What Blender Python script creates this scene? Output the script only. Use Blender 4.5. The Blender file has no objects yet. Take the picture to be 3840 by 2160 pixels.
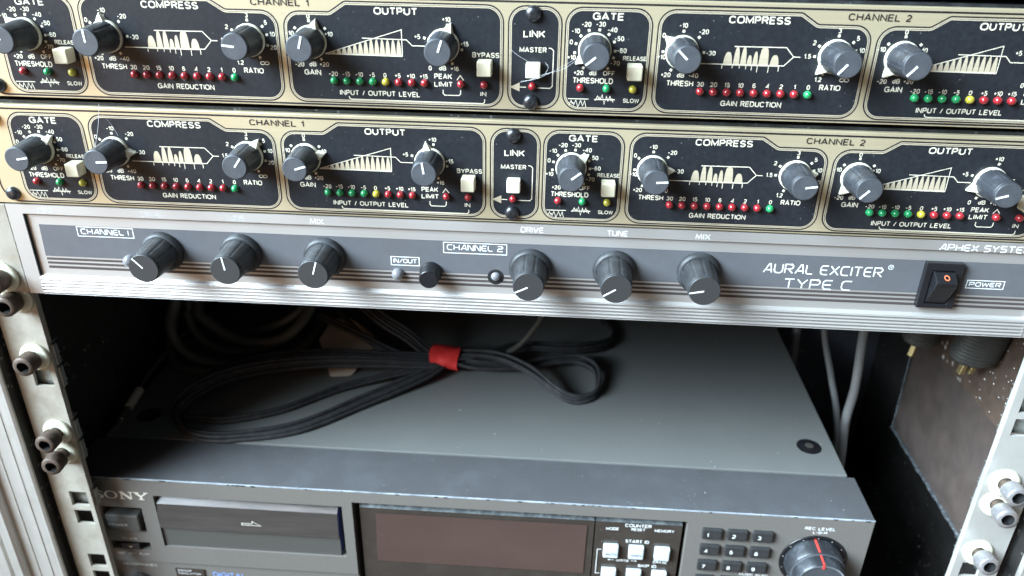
import bpy, bmesh, math, random
from mathutils import Vector, Matrix
random.seed(7)
MM = 0.001
SC = bpy.context.scene
COL = SC.collection
R = math.radians

# ------------------------------------------------------------------ camera, light, exposure
cam_d = bpy.data.cameras.new('camera'); cam = bpy.data.objects.new('camera', cam_d); COL.objects.link(cam)
cam_d.sensor_width = 36.0; cam_d.lens = 2950.0/3840*36
cam.rotation_mode = 'XYZ'; cam.rotation_euler = (1.10512200, -0.0163507969, 0.0642999216)
cam.location = (212.278534*MM, -304.393995*MM, 77.115333*MM)
cam_d.clip_start = 0.01; cam_d.clip_end = 50
cam_d.dof.use_dof = True; cam_d.dof.focus_distance = 0.325; cam_d.dof.aperture_fstop = 12.0
SC.camera = cam

w = bpy.data.worlds.new('World'); SC.world = w; w.use_nodes = True
nt = w.node_tree; nt.nodes.clear()
wo = nt.nodes.new('ShaderNodeOutputWorld'); bg = nt.nodes.new('ShaderNodeBackground')
tc = nt.nodes.new('ShaderNodeTexCoord'); sx = nt.nodes.new('ShaderNodeSeparateXYZ'); rp = nt.nodes.new('ShaderNodeValToRGB')
mr = nt.nodes.new('ShaderNodeMapRange'); mr.inputs['From Min'].default_value = -1; mr.inputs['From Max'].default_value = 1
nt.links.new(tc.outputs['Generated'], sx.inputs[0]); nt.links.new(sx.outputs['Z'], mr.inputs['Value'])
nt.links.new(mr.outputs[0], rp.inputs['Fac'])
e = rp.color_ramp.elements
e[0].position = 0.0; e[0].color = (0.52, 0.44, 0.36, 1)
e[1].position = 1.0; e[1].color = (0.16, 0.19, 0.23, 1)
m_ = e.new(0.46); m_.color = (0.66, 0.60, 0.53, 1)
m_ = e.new(0.56); m_.color = (0.20, 0.20, 0.21, 1)
bg.inputs['Strength'].default_value = 0.38
nt.links.new(rp.outputs[0], bg.inputs['Color']); nt.links.new(bg.outputs[0], wo.inputs['Surface'])

def area_lamp(name, loc, target, sx_, sy_, power, color, spread=180):
    d = bpy.data.lights.new(name, 'AREA'); d.shape = 'RECTANGLE'; d.size = sx_; d.size_y = sy_
    d.energy = power; d.color = color; d.spread = R(spread)
    o = bpy.data.objects.new(name, d); COL.objects.link(o); o.location = loc
    o.rotation_euler = (Vector(target)-Vector(loc)).to_track_quat('-Z', 'Y').to_euler()
    return o
area_lamp('window_light', (-0.92, -0.72, 0.80), (0.52, 0.0, -0.20), 1.1, 1.05, 27.5, (0.70, 0.87, 1.0), 56)
area_lamp('added_warm_fill', (-0.32, -0.5, -0.05), (-0.02, 0, -0.05), 0.25, 0.4, 0.58, (1.0, 0.50, 0.18))  # added fill with no visible source, tints the left end orange
SC.view_settings.view_transform = 'Standard'
try: SC.view_settings.look = 'None'
except Exception: pass
SC.view_settings.gamma = 1; SC.view_settings.exposure = 0.0
SC.view_settings.use_curve_mapping = False

# ------------------------------------------------------------------ materials
def mat(name, color, rough=0.5, metal=0.0, spec=0.5, var=0.0, vscale=(60, 60, 60), dust=0.0, dscale=900, dsize=0.06,
        dcol=(0.5, 0.52, 0.54), bump=0.0, bscale=(800, 800, 800), coat=0.0, film=0.0, fscale=60, fcol=(0.3, 0.31, 0.33), rvar=0.0):
    m = bpy.data.materials.new(name); m.use_nodes = True
    t = m.node_tree; n = t.nodes; L = t.links; b = n['Principled BSDF']
    b.inputs['Base Color'].default_value = (*color, 1); b.inputs['Roughness'].default_value = rough
    b.inputs['Metallic'].default_value = metal; b.inputs['Specular IOR Level'].default_value = spec
    if coat: b.inputs['Coat Weight'].default_value = coat; b.inputs['Coat Roughness'].default_value = 0.08
    co = n.new('ShaderNodeTexCoord')
    def noise(scale, detail=4, rough_=0.6):
        mp = n.new('ShaderNodeMapping'); mp.inputs['Scale'].default_value = scale if hasattr(scale, '__len__') else (scale,)*3
        L.new(co.outputs['Object'], mp.inputs['Vector'])
        x = n.new('ShaderNodeTexNoise'); x.inputs['Scale'].default_value = 1.0; x.inputs['Detail'].default_value = detail
        x.inputs['Roughness'].default_value = rough_
        L.new(mp.outputs[0], x.inputs['Vector']); return x
    col = None
    if var:
        x = noise(vscale); mx = n.new('ShaderNodeMix'); mx.data_type = 'RGBA'
        mx.inputs['A'].default_value = (*[c*(1-var) for c in color], 1); mx.inputs['B'].default_value = (*[min(1, c*(1+var)) for c in color], 1)
        st = n.new('ShaderNodeMapRange'); st.inputs['From Min'].default_value = 0.3; st.inputs['From Max'].default_value = 0.7
        L.new(x.outputs['Fac'], st.inputs['Value']); L.new(st.outputs[0], mx.inputs['Factor']); col = mx.outputs['Result']
        if rvar:
            rr = n.new('ShaderNodeMapRange'); rr.inputs['From Min'].default_value = 0.3; rr.inputs['From Max'].default_value = 0.7
            rr.inputs['To Min'].default_value = rough-rvar; rr.inputs['To Max'].default_value = rough+rvar
            L.new(x.outputs['Fac'], rr.inputs['Value']); L.new(rr.outputs[0], b.inputs['Roughness'])
    def over(col, facsock, c2):
        mx = n.new('ShaderNodeMix'); mx.data_type = 'RGBA'
        if col is None: mx.inputs['A'].default_value = (*color, 1)
        else: L.new(col, mx.inputs['A'])
        mx.inputs['B'].default_value = (*c2, 1); L.new(facsock, mx.inputs['Factor']); return mx.outputs['Result']
    if film:
        x = noise(fscale, 6, 0.7); st = n.new('ShaderNodeMapRange'); st.inputs['From Min'].default_value = 0.45; st.inputs['From Max'].default_value = 0.8
        st.inputs['To Max'].default_value = film
        L.new(x.outputs['Fac'], st.inputs['Value']); col = over(col, st.outputs[0], fcol)
    if dust:
        mp = n.new('ShaderNodeMapping'); mp.inputs['Scale'].default_value = (dscale,)*3
        L.new(co.outputs['Object'], mp.inputs['Vector'])
        v = n.new('ShaderNodeTexVoronoi'); v.inputs['Scale'].default_value = 1.0; L.new(mp.outputs[0], v.inputs['Vector'])
        x = noise(dscale*0.13, 3, 0.7)
        st = n.new('ShaderNodeMapRange'); st.inputs['From Min'].default_value = dsize*2.6; st.inputs['From Max'].default_value = dsize
        L.new(v.outputs['Distance'], st.inputs['Value'])
        s2 = n.new('ShaderNodeMapRange'); s2.inputs['From Min'].default_value = 0.5; s2.inputs['From Max'].default_value = 0.66
        L.new(x.outputs['Fac'], s2.inputs['Value'])
        mu = n.new('ShaderNodeMath'); mu.operation = 'MULTIPLY'; L.new(st.outputs[0], mu.inputs[0]); L.new(s2.outputs[0], mu.inputs[1])
        m2 = n.new('ShaderNodeMath'); m2.operation = 'MULTIPLY'; L.new(mu.outputs[0], m2.inputs[0]); m2.inputs[1].default_value = dust
        col = over(col, m2.outputs[0], dcol)
    if col is not None: L.new(col, b.inputs['Base Color'])
    if bump:
        x = noise(bscale, 3); bp = n.new('ShaderNodeBump'); bp.inputs['Strength'].default_value = bump; bp.inputs['Distance'].default_value = 0.0004
        L.new(x.outputs['Fac'], bp.inputs['Height']); L.new(bp.outputs[0], b.inputs['Normal'])
    return m
M = {}
M['gold'] = mat('gold_anodised', (0.67, 0.575, 0.385), 0.42, 0.55, var=0.05, vscale=(7, 2500, 4500), rvar=0.04)
M['black_panel'] = mat('black_panel_paint', (0.017, 0.019, 0.0235), 0.42, spec=0.35, var=0.25, vscale=(500,)*3, dust=0.5, dscale=420, dsize=0.05, film=0.012, fscale=90)
M['ink'] = mat('black_ink', (0.012, 0.010, 0.012), 0.55)
M['cream_print'] = mat('cream_print', (0.74, 0.68, 0.54), 0.55, var=0.06, vscale=(300,)*3)
M['gold_print'] = mat('gold_print', (0.64, 0.55, 0.40), 0.5, 0.3, var=0.08, vscale=(60, 300, 900))
M['knob'] = mat('knob_rubber', (0.030, 0.033, 0.040), 0.46, spec=0.6, film=0.6, fscale=140, fcol=(0.15, 0.165, 0.19), dust=0.7, dscale=900, dsize=0.05, bump=0.08, bscale=(700,)*3)
M['knob_cap'] = mat('knob_cap_grey', (0.062, 0.066, 0.075), 0.5, film=0.25, fscale=220, fcol=(0.16, 0.17, 0.18), dust=0.6, dscale=1300, dsize=0.05)
M['collar'] = mat('ivory_plastic', (0.80, 0.77, 0.62), 0.42, var=0.05, vscale=(200,)*3)
M['white'] = mat('white_paint', (0.85, 0.86, 0.84), 0.5)
M['button'] = mat('cream_button', (0.80, 0.74, 0.55), 0.42, var=0.06, vscale=(250,)*3, film=0.25, fscale=300, fcol=(0.55, 0.48, 0.33))
for nme, c in (('red', (0.34, 0.022, 0.028)), ('green', (0.018, 0.30, 0.10)), ('yellow', (0.50, 0.45, 0.05))):
    mm = mat('led_'+nme, c, 0.16, spec=0.7, coat=0.6); M[nme] = mm
    bb = mm.node_tree.nodes['Principled BSDF']; bb.inputs['Subsurface Weight'].default_value = 0.35
    bb.inputs['Subsurface Radius'].default_value = (c[0]+.1, c[1]+.1, c[2]+.1); bb.inputs['Subsurface Scale'].default_value = 0.0012
M['clear'] = mat('clear_led', (0.20, 0.205, 0.22), 0.12, spec=0.8, coat=0.5)
M['screw'] = mat('black_steel', (0.10, 0.105, 0.12), 0.30, 0.85, var=0.4, vscale=(500,)*3)
M['dark'] = mat('dark_recess', (0.006, 0.006, 0.007), 0.8)
M['alu'] = mat('brushed_aluminium', (0.60, 0.575, 0.55), 0.54, 0.72, var=0.035, vscale=(5, 2500, 5000), rvar=0.04)
M['alu_edge'] = mat('aluminium_profile', (0.64, 0.62, 0.58), 0.5, 0.5, var=0.04, vscale=(500, 500, 10), rvar=0.04, film=0.4, fscale=60, fcol=(0.40, 0.36, 0.31))
M['band'] = mat('blue_grey_band', (0.118, 0.120, 0.130), 0.45, var=0.05, vscale=(200,)*3, dust=0.25, dscale=350, dsize=0.04)
M['stripe'] = mat('brown_stripe', (0.075, 0.062, 0.06), 0.45)
M['aphex_knob'] = mat('black_knob_rubber', (0.020, 0.021, 0.023), 0.5, spec=0.55, film=0.45, fscale=170, fcol=(0.11, 0.125, 0.14), dust=0.9, dscale=800, dsize=0.07, dcol=(0.6, 0.62, 0.62), bump=0.1, bscale=(900,)*3)
M['aphex_cap'] = mat('black_knob_cap', (0.038, 0.037, 0.037), 0.5, dust=0.6, dscale=800, dsize=0.05)
M['gloss_black'] = mat('glossy_black_plastic', (0.012, 0.012, 0.014), 0.3, dust=0.5, dscale=900, dsize=0.05)
M['orange'] = mat('orange_red_paint', (0.85, 0.19, 0.08), 0.5)
M['deck_metal'] = mat('grey_sheet_steel', (0.168, 0.171, 0.164), 0.5, 0.0, spec=0.45, var=0.07, vscale=(1500,)*3, bump=0.08, bscale=(1800,)*3, film=0.35, fscale=18, fcol=(0.22, 0.215, 0.20), dust=0.5, dscale=210, dsize=0.035)
M['deck_plastic'] = mat('grey_deck_plastic', (0.162, 0.149, 0.134), 0.5, var=0.05, vscale=(900,)*3, bump=0.05, bscale=(1500,)*3, dust=0.35, dscale=500, dsize=0.04)
M['deck_ledge'] = mat('dark_grey_ledge', (0.084, 0.084, 0.088), 0.5, var=0.06, vscale=(700,)*3, film=0.35, fscale=45, fcol=(0.15, 0.16, 0.18), dust=0.5, dscale=330, dsize=0.05)
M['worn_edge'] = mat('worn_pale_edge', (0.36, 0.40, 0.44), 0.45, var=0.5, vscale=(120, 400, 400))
M['key'] = mat('dark_key_plastic', (0.030, 0.031, 0.032), 0.4, film=0.3, fscale=200, fcol=(0.08, 0.08, 0.08))
M['pale_key'] = mat('pale_grey_key', (0.60, 0.66, 0.68), 0.45, var=0.05, vscale=(300,)*3)
M['pane'] = mat('smoked_pane', (0.045, 0.036, 0.030), 0.14, spec=0.6, film=0.35, fscale=70, fcol=(0.10, 0.085, 0.07), dust=0.5, dscale=350, dsize=0.045)
M['filter'] = mat('pinkish_display_reflection', (0.080, 0.050, 0.042), 0.16, spec=0.5, var=0.12, vscale=(14, 14, 30), dust=0.4, dscale=260, dsize=0.04)  # pink-brown reflection on the pane, put into the colour
M['acrylic'] = mat('smoked_acrylic', (0.062, 0.053, 0.049), 0.20, spec=0.6, var=0.18, vscale=(25, 100, 260))
M['acrylic_edge'] = mat('acrylic_edge', (0.13, 0.112, 0.105), 0.25, var=0.3, vscale=(40, 300, 300))  # top bevel kept paler: its bright reflection is in the colour
M['blue_side'] = mat('blue_glint_side', (0.10, 0.12, 0.34), 0.15, spec=0.8)  # blue glint on the clear acrylic side, painted as its colour
M['door_grey'] = mat('door_grey_plastic', (0.080, 0.077, 0.070), 0.5, var=0.05, vscale=(900,)*3)
M['silver_print'] = mat('silver_print', (0.88, 0.84, 0.73), 0.4, 0.2)
M['faded_print'] = mat('faded_print', (0.58, 0.58, 0.57), 0.6, var=0.35, vscale=(900,)*3)
M['blue_print'] = mat('blue_print', (0.22, 0.32, 0.62), 0.5)
M['red'+'_line'] = mat('red_line_paint', (0.75, 0.06, 0.045), 0.45)
M['rail'] = mat('dull_zinc_rail', (0.47, 0.445, 0.385), 0.48, 0.3, var=0.2, vscale=(45, 45, 25), film=0.75, fscale=75, fcol=(0.30, 0.24, 0.17), rvar=0.06, dust=0.4, dscale=420, dsize=0.07, dcol=(0.16, 0.12, 0.08))
M['rail_bright'] = mat('bright_zinc_rail', (0.56, 0.545, 0.51), 0.42, 0.35, var=0.12, vscale=(45, 45, 25), film=0.45, fscale=120, fcol=(0.48, 0.44, 0.38))
M['washer'] = mat('yellowed_nylon', (0.74, 0.72, 0.56), 0.45, var=0.06, vscale=(120,)*3)
M['rust'] = mat('rusty_steel', (0.105, 0.078, 0.062), 0.55, 0.35, var=0.4, vscale=(420,)*3, film=0.6, fscale=300, fcol=(0.17, 0.10, 0.065))
M['bolt_steel'] = mat('tarnished_steel', (0.42, 0.41, 0.42), 0.4, 0.6, var=0.25, vscale=(300,)*3, film=0.75, fscale=200, fcol=(0.34, 0.22, 0.14))
M['wall_dark'] = mat('dark_case_lining', (0.026, 0.024, 0.022), 0.55, var=0.3, vscale=(90,)*3, dust=0.8, dscale=230, dsize=0.10, dcol=(0.45, 0.43, 0.4), bump=0.3, bscale=(400,)*3)
M['wall_back'] = mat('dim_back_lining', (0.055, 0.058, 0.07), 0.6, film=0.4, fscale=40, fcol=(0.10, 0.105, 0.12), dust=0.5, dscale=200, dsize=0.08, bump=0.3, bscale=(300,)*3)
M['wall_brown'] = mat('brown_case_lining', (0.092, 0.070, 0.060), 0.5, bump=0.25, bscale=(260,)*3, var=0.2, vscale=(70,)*3, film=0.25, fscale=30, fcol=(0.13, 0.11, 0.115))
M['wall_rough'] = mat('rough_brown_lining', (0.110, 0.076, 0.057), 0.5, var=0.2, vscale=(120,)*3, dust=1.0, dscale=150, dsize=0.11, dcol=(0.75, 0.72, 0.68), bump=0.5, bscale=(350,)*3)
M['dusty'] = mat('dusty_seam', (0.05, 0.055, 0.06), 0.8, film=0.9, fscale=350, fcol=(0.30, 0.32, 0.34), bump=0.8, bscale=(700,)*3)
M['chassis'] = mat('black_chassis', (0.016, 0.018, 0.021), 0.5, film=0.5, fscale=90, fcol=(0.10, 0.12, 0.14), dust=0.8, dscale=350, dsize=0.09)
M['cord'] = mat('black_cord', (0.036, 0.036, 0.038), 0.6, spec=0.25, film=0.4, fscale=200, fcol=(0.08, 0.08, 0.08), var=0.2, vscale=(200,)*3)
M['cable'] = mat('dull_black_cable', (0.105, 0.102, 0.084), 0.5)
M['grey_cable'] = mat('grey_cable', (0.21, 0.205, 0.20), 0.55, var=0.1, vscale=(80,)*3)
M['tape'] = mat('red_tape', (0.74, 0.040, 0.036), 0.38, var=0.12, vscale=(200,)*3)
M['paper'] = mat('tan_card', (0.74, 0.62, 0.49), 0.8, var=0.12, vscale=(90,)*3)
M['plug'] = mat('ribbed_plug_plastic', (0.065, 0.064, 0.058), 0.55, film=0.4, fscale=160, fcol=(0.14, 0.13, 0.115))
M['brass'] = mat('tarnished_brass', (0.55, 0.42, 0.20), 0.35, 0.8, var=0.3, vscale=(300,)*3)
M['jack_sleeve'] = mat('cream_jack_sleeve', (0.82, 0.76, 0.62), 0.5)
M['metal'] = mat('nickel_tip', (0.62, 0.58, 0.50), 0.3, 0.9)
M['web'] = mat('cobweb_silk', (0.62, 0.64, 0.66), 0.7)
M['clip'] = mat('spring_steel_clip', (0.34, 0.36, 0.34), 0.42, 0.6, var=0.2, vscale=(200,)*3)

# ------------------------------------------------------------------ mesh building (all numbers in millimetres)
class MB:
    def __init__(s): s.v = []; s.f = []; s.mi = []; s.sm = []
    def add(s, verts, faces, mi=0, smooth=False):
        o = len(s.v); s.v += [tuple(p) for p in verts]
        for f in faces: s.f.append([i+o for i in f]); s.mi.append(mi); s.sm.append(smooth)
        return s
    def box(s, x0, x1, y0, y1, z0, z1, mi=0):
        v = [(x, y, z) for x in (x0, x1) for y in (y0, y1) for z in (z0, z1)]
        return s.add(v, [(0, 1, 3, 2), (4, 6, 7, 5), (0, 4, 5, 1), (2, 3, 7, 6), (0, 2, 6, 4), (1, 5, 7, 3)], mi)
    def poly(s, pts, y, mi=0):          # flat polygon in the panel plane, facing the viewer (-y)
        a = sum(pts[i][0]*pts[(i+1) % len(pts)][1]-pts[(i+1) % len(pts)][0]*pts[i][1] for i in range(len(pts)))
        if a < 0: pts = pts[::-1]
        return s.add([(p[0], y, p[1]) for p in pts], [list(range(len(pts)))], mi)
    def ribbon(s, pts, wd, y, mi=0, closed=False):
        n = len(pts); L = []; Rr = []
        for i in range(n):
            p = Vector(pts[i]); a = Vector(pts[i-1]) if (i > 0 or closed) else None; b = Vector(pts[(i+1) % n]) if (i < n-1 or closed) else None
            d1 = (p-a).normalized() if a is not None else None; d2 = (b-p).normalized() if b is not None else None
            if d1 is None: d1 = d2
            if d2 is None: d2 = d1
            t = (d1+d2); t = t.normalized() if t.length > 1e-6 else d1
            nn = Vector((-t.y, t.x)); c = max(0.45, nn.dot(Vector((-d1.y, d1.x)))); k = wd/2/c
            L.append(p+nn*k); Rr.append(p-nn*k)
        v = [(q.x, y, q.y) for q in L]+[(q.x, y, q.y) for q in Rr]
        m = n if closed else n-1
        return s.add(v, [(n+i, n+(i+1) % n, (i+1) % n, i) for i in range(m)], mi)
    def lathe(s, prof, seg=40, mi=0, rf=None, center=(0, 0, 0), cap0=False, cap1=True, smooth=True, mis=None):  # axis -y; prof = [(r, y)]
        v = []; f = []
        for (r, y) in prof:
            for k in range(seg):
                a = 2*math.pi*k/seg; rr = r*(rf(a) if rf else 1) if not isinstance(rf, dict) else r
                v.append((center[0]+rr*math.cos(a), center[1]+y, center[2]+rr*math.sin(a)))
        o = len(s.v); s.v += v
        for j in range(len(prof)-1):
            for k in range(seg):
                k2 = (k+1) % seg
                s.f.append([o+j*seg+k, o+j*seg+k2, o+(j+1)*seg+k2, o+(j+1)*seg+k]); s.mi.append(mis[j] if mis else mi); s.sm.append(smooth)
        if cap1: s.f.append([o+(len(prof)-1)*seg+k for k in range(seg)]); s.mi.append(mis[-1] if mis else mi); s.sm.append(False)
        if cap0: s.f.append([o+k for k in range(seg)][::-1]); s.mi.append(mi); s.sm.append(False)
        return s
    def tube(s, pts, r, seg=10, mi=0, ry=None):
        P = [Vector(p) for p in pts]; n = len(P); up = Vector((0.13, 0.21, 0.97)); v = []; f = []
        for i in range(n):
            t = (P[min(i+1, n-1)]-P[max(i-1, 0)]).normalized(); a = t.cross(up)
            if a.length < 1e-3: a = t.cross(Vector((1, 0, 0)))
            a.normalize(); b = a.cross(t); rr = r(i/(n-1)) if callable(r) else r
            for k in range(seg):
                g = 2*math.pi*k/seg; v.append(P[i]+a*rr*math.cos(g)+b*(ry or rr)*math.sin(g))
        for i in range(n-1):
            for k in range(seg): f.append((i*seg+k, i*seg+(k+1) % seg, (i+1)*seg+(k+1) % seg, (i+1)*seg+k))
        s.add(v, f, mi, True)
        s.add(v[:seg], [tuple(range(seg))[::-1]], mi); s.add(v[-seg:], [tuple(range(seg))], mi)
        return s
    def cells(s, xs, zs, solid, y0, y1, mi=0):   # plate with rectangular openings; solid(i, j) says which cells are filled
        ok = lambda i, j: 0 <= i < len(xs)-1 and 0 <= j < len(zs)-1 and solid(i, j)
        for i in range(len(xs)-1):
            for j in range(len(zs)-1):
                if not ok(i, j): continue
                a, b, c, d = xs[i], xs[i+1], zs[j], zs[j+1]
                s.add([(a, y0, c), (b, y0, c), (b, y0, d), (a, y0, d)], [(0, 1, 2, 3)], mi)
                s.add([(a, y1, c), (b, y1, c), (b, y1, d), (a, y1, d)], [(3, 2, 1, 0)], mi)
                if not ok(i-1, j): s.add([(a, y0, c), (a, y1, c), (a, y1, d), (a, y0, d)], [(3, 2, 1, 0)], mi)
                if not ok(i+1, j): s.add([(b, y0, c), (b, y1, c), (b, y1, d), (b, y0, d)], [(0, 1, 2, 3)], mi)
                if not ok(i, j-1): s.add([(a, y0, c), (b, y0, c), (b, y1, c), (a, y1, c)], [(3, 2, 1, 0)], mi)
                if not ok(i, j+1): s.add([(a, y0, d), (b, y0, d), (b, y1, d), (a, y1, d)], [(0, 1, 2, 3)], mi)
        return s
    def mesh(s, name, mats, bevel=0.0, seg=2):
        me = bpy.data.meshes.new(name)
        me.from_pydata([(x*MM, y*MM, z*MM) for x, y, z in s.v], [], s.f)
        for m in (mats if isinstance(mats, (list, tuple)) else [mats]): me.materials.append(M[m])
        me.polygons.foreach_set('material_index', s.mi); me.polygons.foreach_set('use_smooth', s.sm)
        me.update()
        if bevel:
            bm = bmesh.new(); bm.from_mesh(me); bmesh.ops.remove_doubles(bm, verts=bm.verts, dist=1e-6)
            es = [e for e in bm.edges if len(e.link_faces) == 2 and e.calc_face_angle(0) > 0.6]
            bmesh.ops.bevel(bm, geom=es, offset=bevel*MM, segments=seg, affect='EDGES', profile=0.5, clamp_overlap=True)
            bm.to_mesh(me); bm.free()
        return me
def obj(name, me, parent=None, loc=(0, 0, 0), rot=(0, 0, 0)):
    o = bpy.data.objects.new(name, me); COL.objects.link(o)
    o.location = [c*MM for c in loc]; o.rotation_euler = rot
    if parent: o.parent = parent
    return o
def thing(name, label, cat, loc=(0, 0, 0), group=None, me=None):
    o = obj(name, me, None, loc); o['label'] = label; o['category'] = cat
    if group: o['group'] = group
    return o
def smooth_path(pts, n=10):
    P = [Vector(p) for p in pts]; out = []
    for i in range(len(P)-1):
        a = P[max(i-1, 0)]; b = P[i]; c = P[i+1]; d = P[min(i+2, len(P)-1)]
        for k in range(n):
            t = k/n
            out.append(0.5*((2*b)+(c-a)*t+(2*a-5*b+4*c-d)*t*t+(3*b-a-3*c+d)*t**3))
    out.append(P[-1]); return out
def round_poly(pts, rad, n=7):
    out = []; N = len(pts)
    for i in range(N):
        p = Vector(pts[i]); a = Vector(pts[i-1]); b = Vector(pts[(i+1) % N]); r = rad[i] if hasattr(rad, '__len__') else rad
        u = (a-p).normalized(); v = (b-p).normalized(); ang = u.angle(v)
        if r < 1e-4 or abs(ang-math.pi) < 1e-3: out.append(tuple(p)); continue
        d = r/math.tan(ang/2); c = p+(u+v).normalized()*(r/math.sin(ang/2)); s = p+u*d; e2 = p+v*d
        a0 = math.atan2(s.y-c.y, s.x-c.x); a1 = math.atan2(e2.y-c.y, e2.x-c.x); da = (a1-a0+math.pi) % (2*math.pi)-math.pi
        for k in range(n+1): out.append((c.x+r*math.cos(a0+da*k/n), c.y+r*math.sin(a0+da*k/n)))
    return out
def inset(pts, rad, d):                   # clockwise or counter-clockwise outline moved inwards by d, radii follow
    N = len(pts); A = sum(pts[i][0]*pts[(i+1) % N][1]-pts[(i+1) % N][0]*pts[i][1] for i in range(N)); sg = 1 if A > 0 else -1
    P = []; Q = []
    for i in range(N):
        p = Vector(pts[i]); d1 = (p-Vector(pts[i-1])).normalized(); d2 = (Vector(pts[(i+1) % N])-p).normalized()
        n1 = Vector((-d1.y, d1.x))*sg; n2 = Vector((-d2.y, d2.x))*sg; b = (n1+n2)
        P.append(tuple(p+b*(d/(1+n1.dot(n2))))); cr = (d1.x*d2.y-d1.y*d2.x)*sg
        Q.append(max(0.05, rad[i]-d) if cr > 0 else rad[i]+d)
    return P, Q

# ---- printed lettering from the built-in typeface, fitted to a measured box
def arc(cx, cy, rx, ry, a0, a1, n=6): return [(cx+rx*math.cos(R(a0+(a1-a0)*i/n)), cy+ry*math.sin(R(a0+(a1-a0)*i/n))) for i in range(n+1)]
_O = arc(.5, .68, .5, .32, 180, 0, 8)+arc(.5, .32, .5, .32, 0, -180, 8)+[(0, .68)]
GH = {   # bold grotesque letters: relative width, centre-line paths in a unit box
 'A': (.78, [[(0, 0), (.5, 1), (1, 0)], [(.2, .3), (.8, .3)]]), 'B': (.68, [[(0, 0), (0, 1), (.6, 1)]+arc(.6, .76, .36, .24, 90, -90)+[(0, .52)], [(.6, .52)]+arc(.62, .26, .38, .26, 90, -90)+[(0, 0)]]),
 'C': (.76, [arc(.5, .66, .5, .34, 25, 180, 8)+arc(.5, .34, .5, .34, 180, 335, 8)]), 'D': (.72, [[(0, 0), (0, 1), (.5, 1)]+arc(.5, .6, .5, .4, 90, 0)+arc(.5, .4, .5, .4, 0, -90)+[(0, 0)]]),
 'E': (.62, [[(1, 1), (0, 1), (0, 0), (1, 0)], [(0, .52), (.9, .52)]]), 'F': (.58, [[(1, 1), (0, 1), (0, 0)], [(0, .5), (.85, .5)]]),
 'G': (.80, [arc(.5, .66, .5, .34, 25, 180, 8)+arc(.5, .34, .5, .34, 180, 330, 8)+[(1, .48), (.55, .48)], [(1, .48), (1, 0)]]),
 'H': (.70, [[(0, 0), (0, 1)], [(1, 0), (1, 1)], [(0, .52), (1, .52)]]), 'I': (.001, [[(0, 0), (0, 1)]]), 'K': (.72, [[(0, 0), (0, 1)], [(1, 1), (.05, .38)], [(.35, .6), (1, 0)]]),
 'L': (.58, [[(0, 1), (0, 0), (1, 0)]]), 'M': (.88, [[(0, 0), (0, 1), (.5, .12), (1, 1), (1, 0)]]), 'N': (.72, [[(0, 0), (0, 1), (1, 0), (1, 1)]]), 'O': (.82, [_O]),
 'P': (.64, [[(0, 0), (0, 1), (.6, 1)]+arc(.6, .73, .4, .27, 90, -90)+[(0, .46)]]), 'R': (.68, [[(0, 0), (0, 1), (.6, 1)]+arc(.6, .75, .38, .25, 90, -90)+[(0, .5)], [(.55, .5), (1, 0)]]),
 'S': (.68, [arc(.5, .75, .48, .25, 20, 270, 8)[:-1]+arc(.5, .25, .5, .25, 80, -160, 8)]), 'T': (.66, [[(0, 1), (1, 1)], [(.5, 1), (.5, 0)]]),
 'U': (.70, [[(0, 1), (0, .35)]+arc(.5, .35, .5, .35, 180, 360, 8)+[(1, 1)]]), 'V': (.75, [[(0, 1), (.5, 0), (1, 1)]]), 'W': (1.05, [[(0, 1), (.25, 0), (.5, .95), (.75, 0), (1, 1)]]), 'Y': (.75, [[(0, 1), (.5, .45), (1, 1)], [(.5, .45), (.5, 0)]]),
 'd': (.52, [[(1, 1), (1, 0)], arc(.5, .33, .5, .33, 0, 360, 10)]), '/': (.35, [[(0, 0), (1, 1)]]), ' ': (.3, []), '.': (.001, [[(0, 0), (0, .1)]]), '-': (.34, [[(0, .42), (1, .42)]]),
 '0': (.52, [_O]), '1': (.24, [[(0, .72), (.6, .82), (1, 1), (1, 0)]]), '2': (.54, [arc(.5, .7, .47, .3, 165, -20, 8)+[(.85, .5), (.1, .15), (.02, 0), (1, 0)]]),
 '3': (.54, [arc(.48, .75, .44, .25, 160, -90, 8), arc(.48, .26, .5, .26, 90, -160, 8)]), '4': (.58, [[(.78, 0), (.78, 1), (0, .28), (1, .28)]]),
 '5': (.54, [[(.92, 1), (.18, 1), (.08, .5)]+arc(.48, .33, .5, .33, 130, -150, 9)]), '6': (.54, [arc(.5, .7, .45, .3, 30, 180, 6)+[(.02, .35)], arc(.5, .31, .5, .31, 0, 360, 12)]),
 '7': (.54, [[(0, 1), (1, 1), (.45, .3), (.35, 0)]]), '8': (.54, [arc(.5, .76, .42, .24, 0, 360, 12), arc(.5, .26, .5, .27, 0, 360, 12)]), '9': (.54, [arc(.5, .69, .5, .31, 0, 360, 12), [(.98, .65)]+arc(.5, .3, .45, .3, 0, -150, 6)]),
}
def grot(mb, txt, x0, x1, z0, z1, y, mi=0, wt=.17):
    h = z1-z0; wd = wt*h; gap = .30
    tot = sum(GH[c][0] for c in txt)+gap*(len(txt)-1); k = (x1-x0-wd)/tot; x = x0+wd/2; zz0, zz1 = z0+wd/2, z1-wd/2
    for i, c in enumerate(txt):
        wdt, paths = GH[c]
        for j, p in enumerate(paths):
            mb.ribbon([(x+a*wdt*k, zz0+b*(zz1-zz0)) for a, b in p], wd, y-.004*j, mi)
        x += (wdt+gap)*k
_tc = {}
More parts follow.
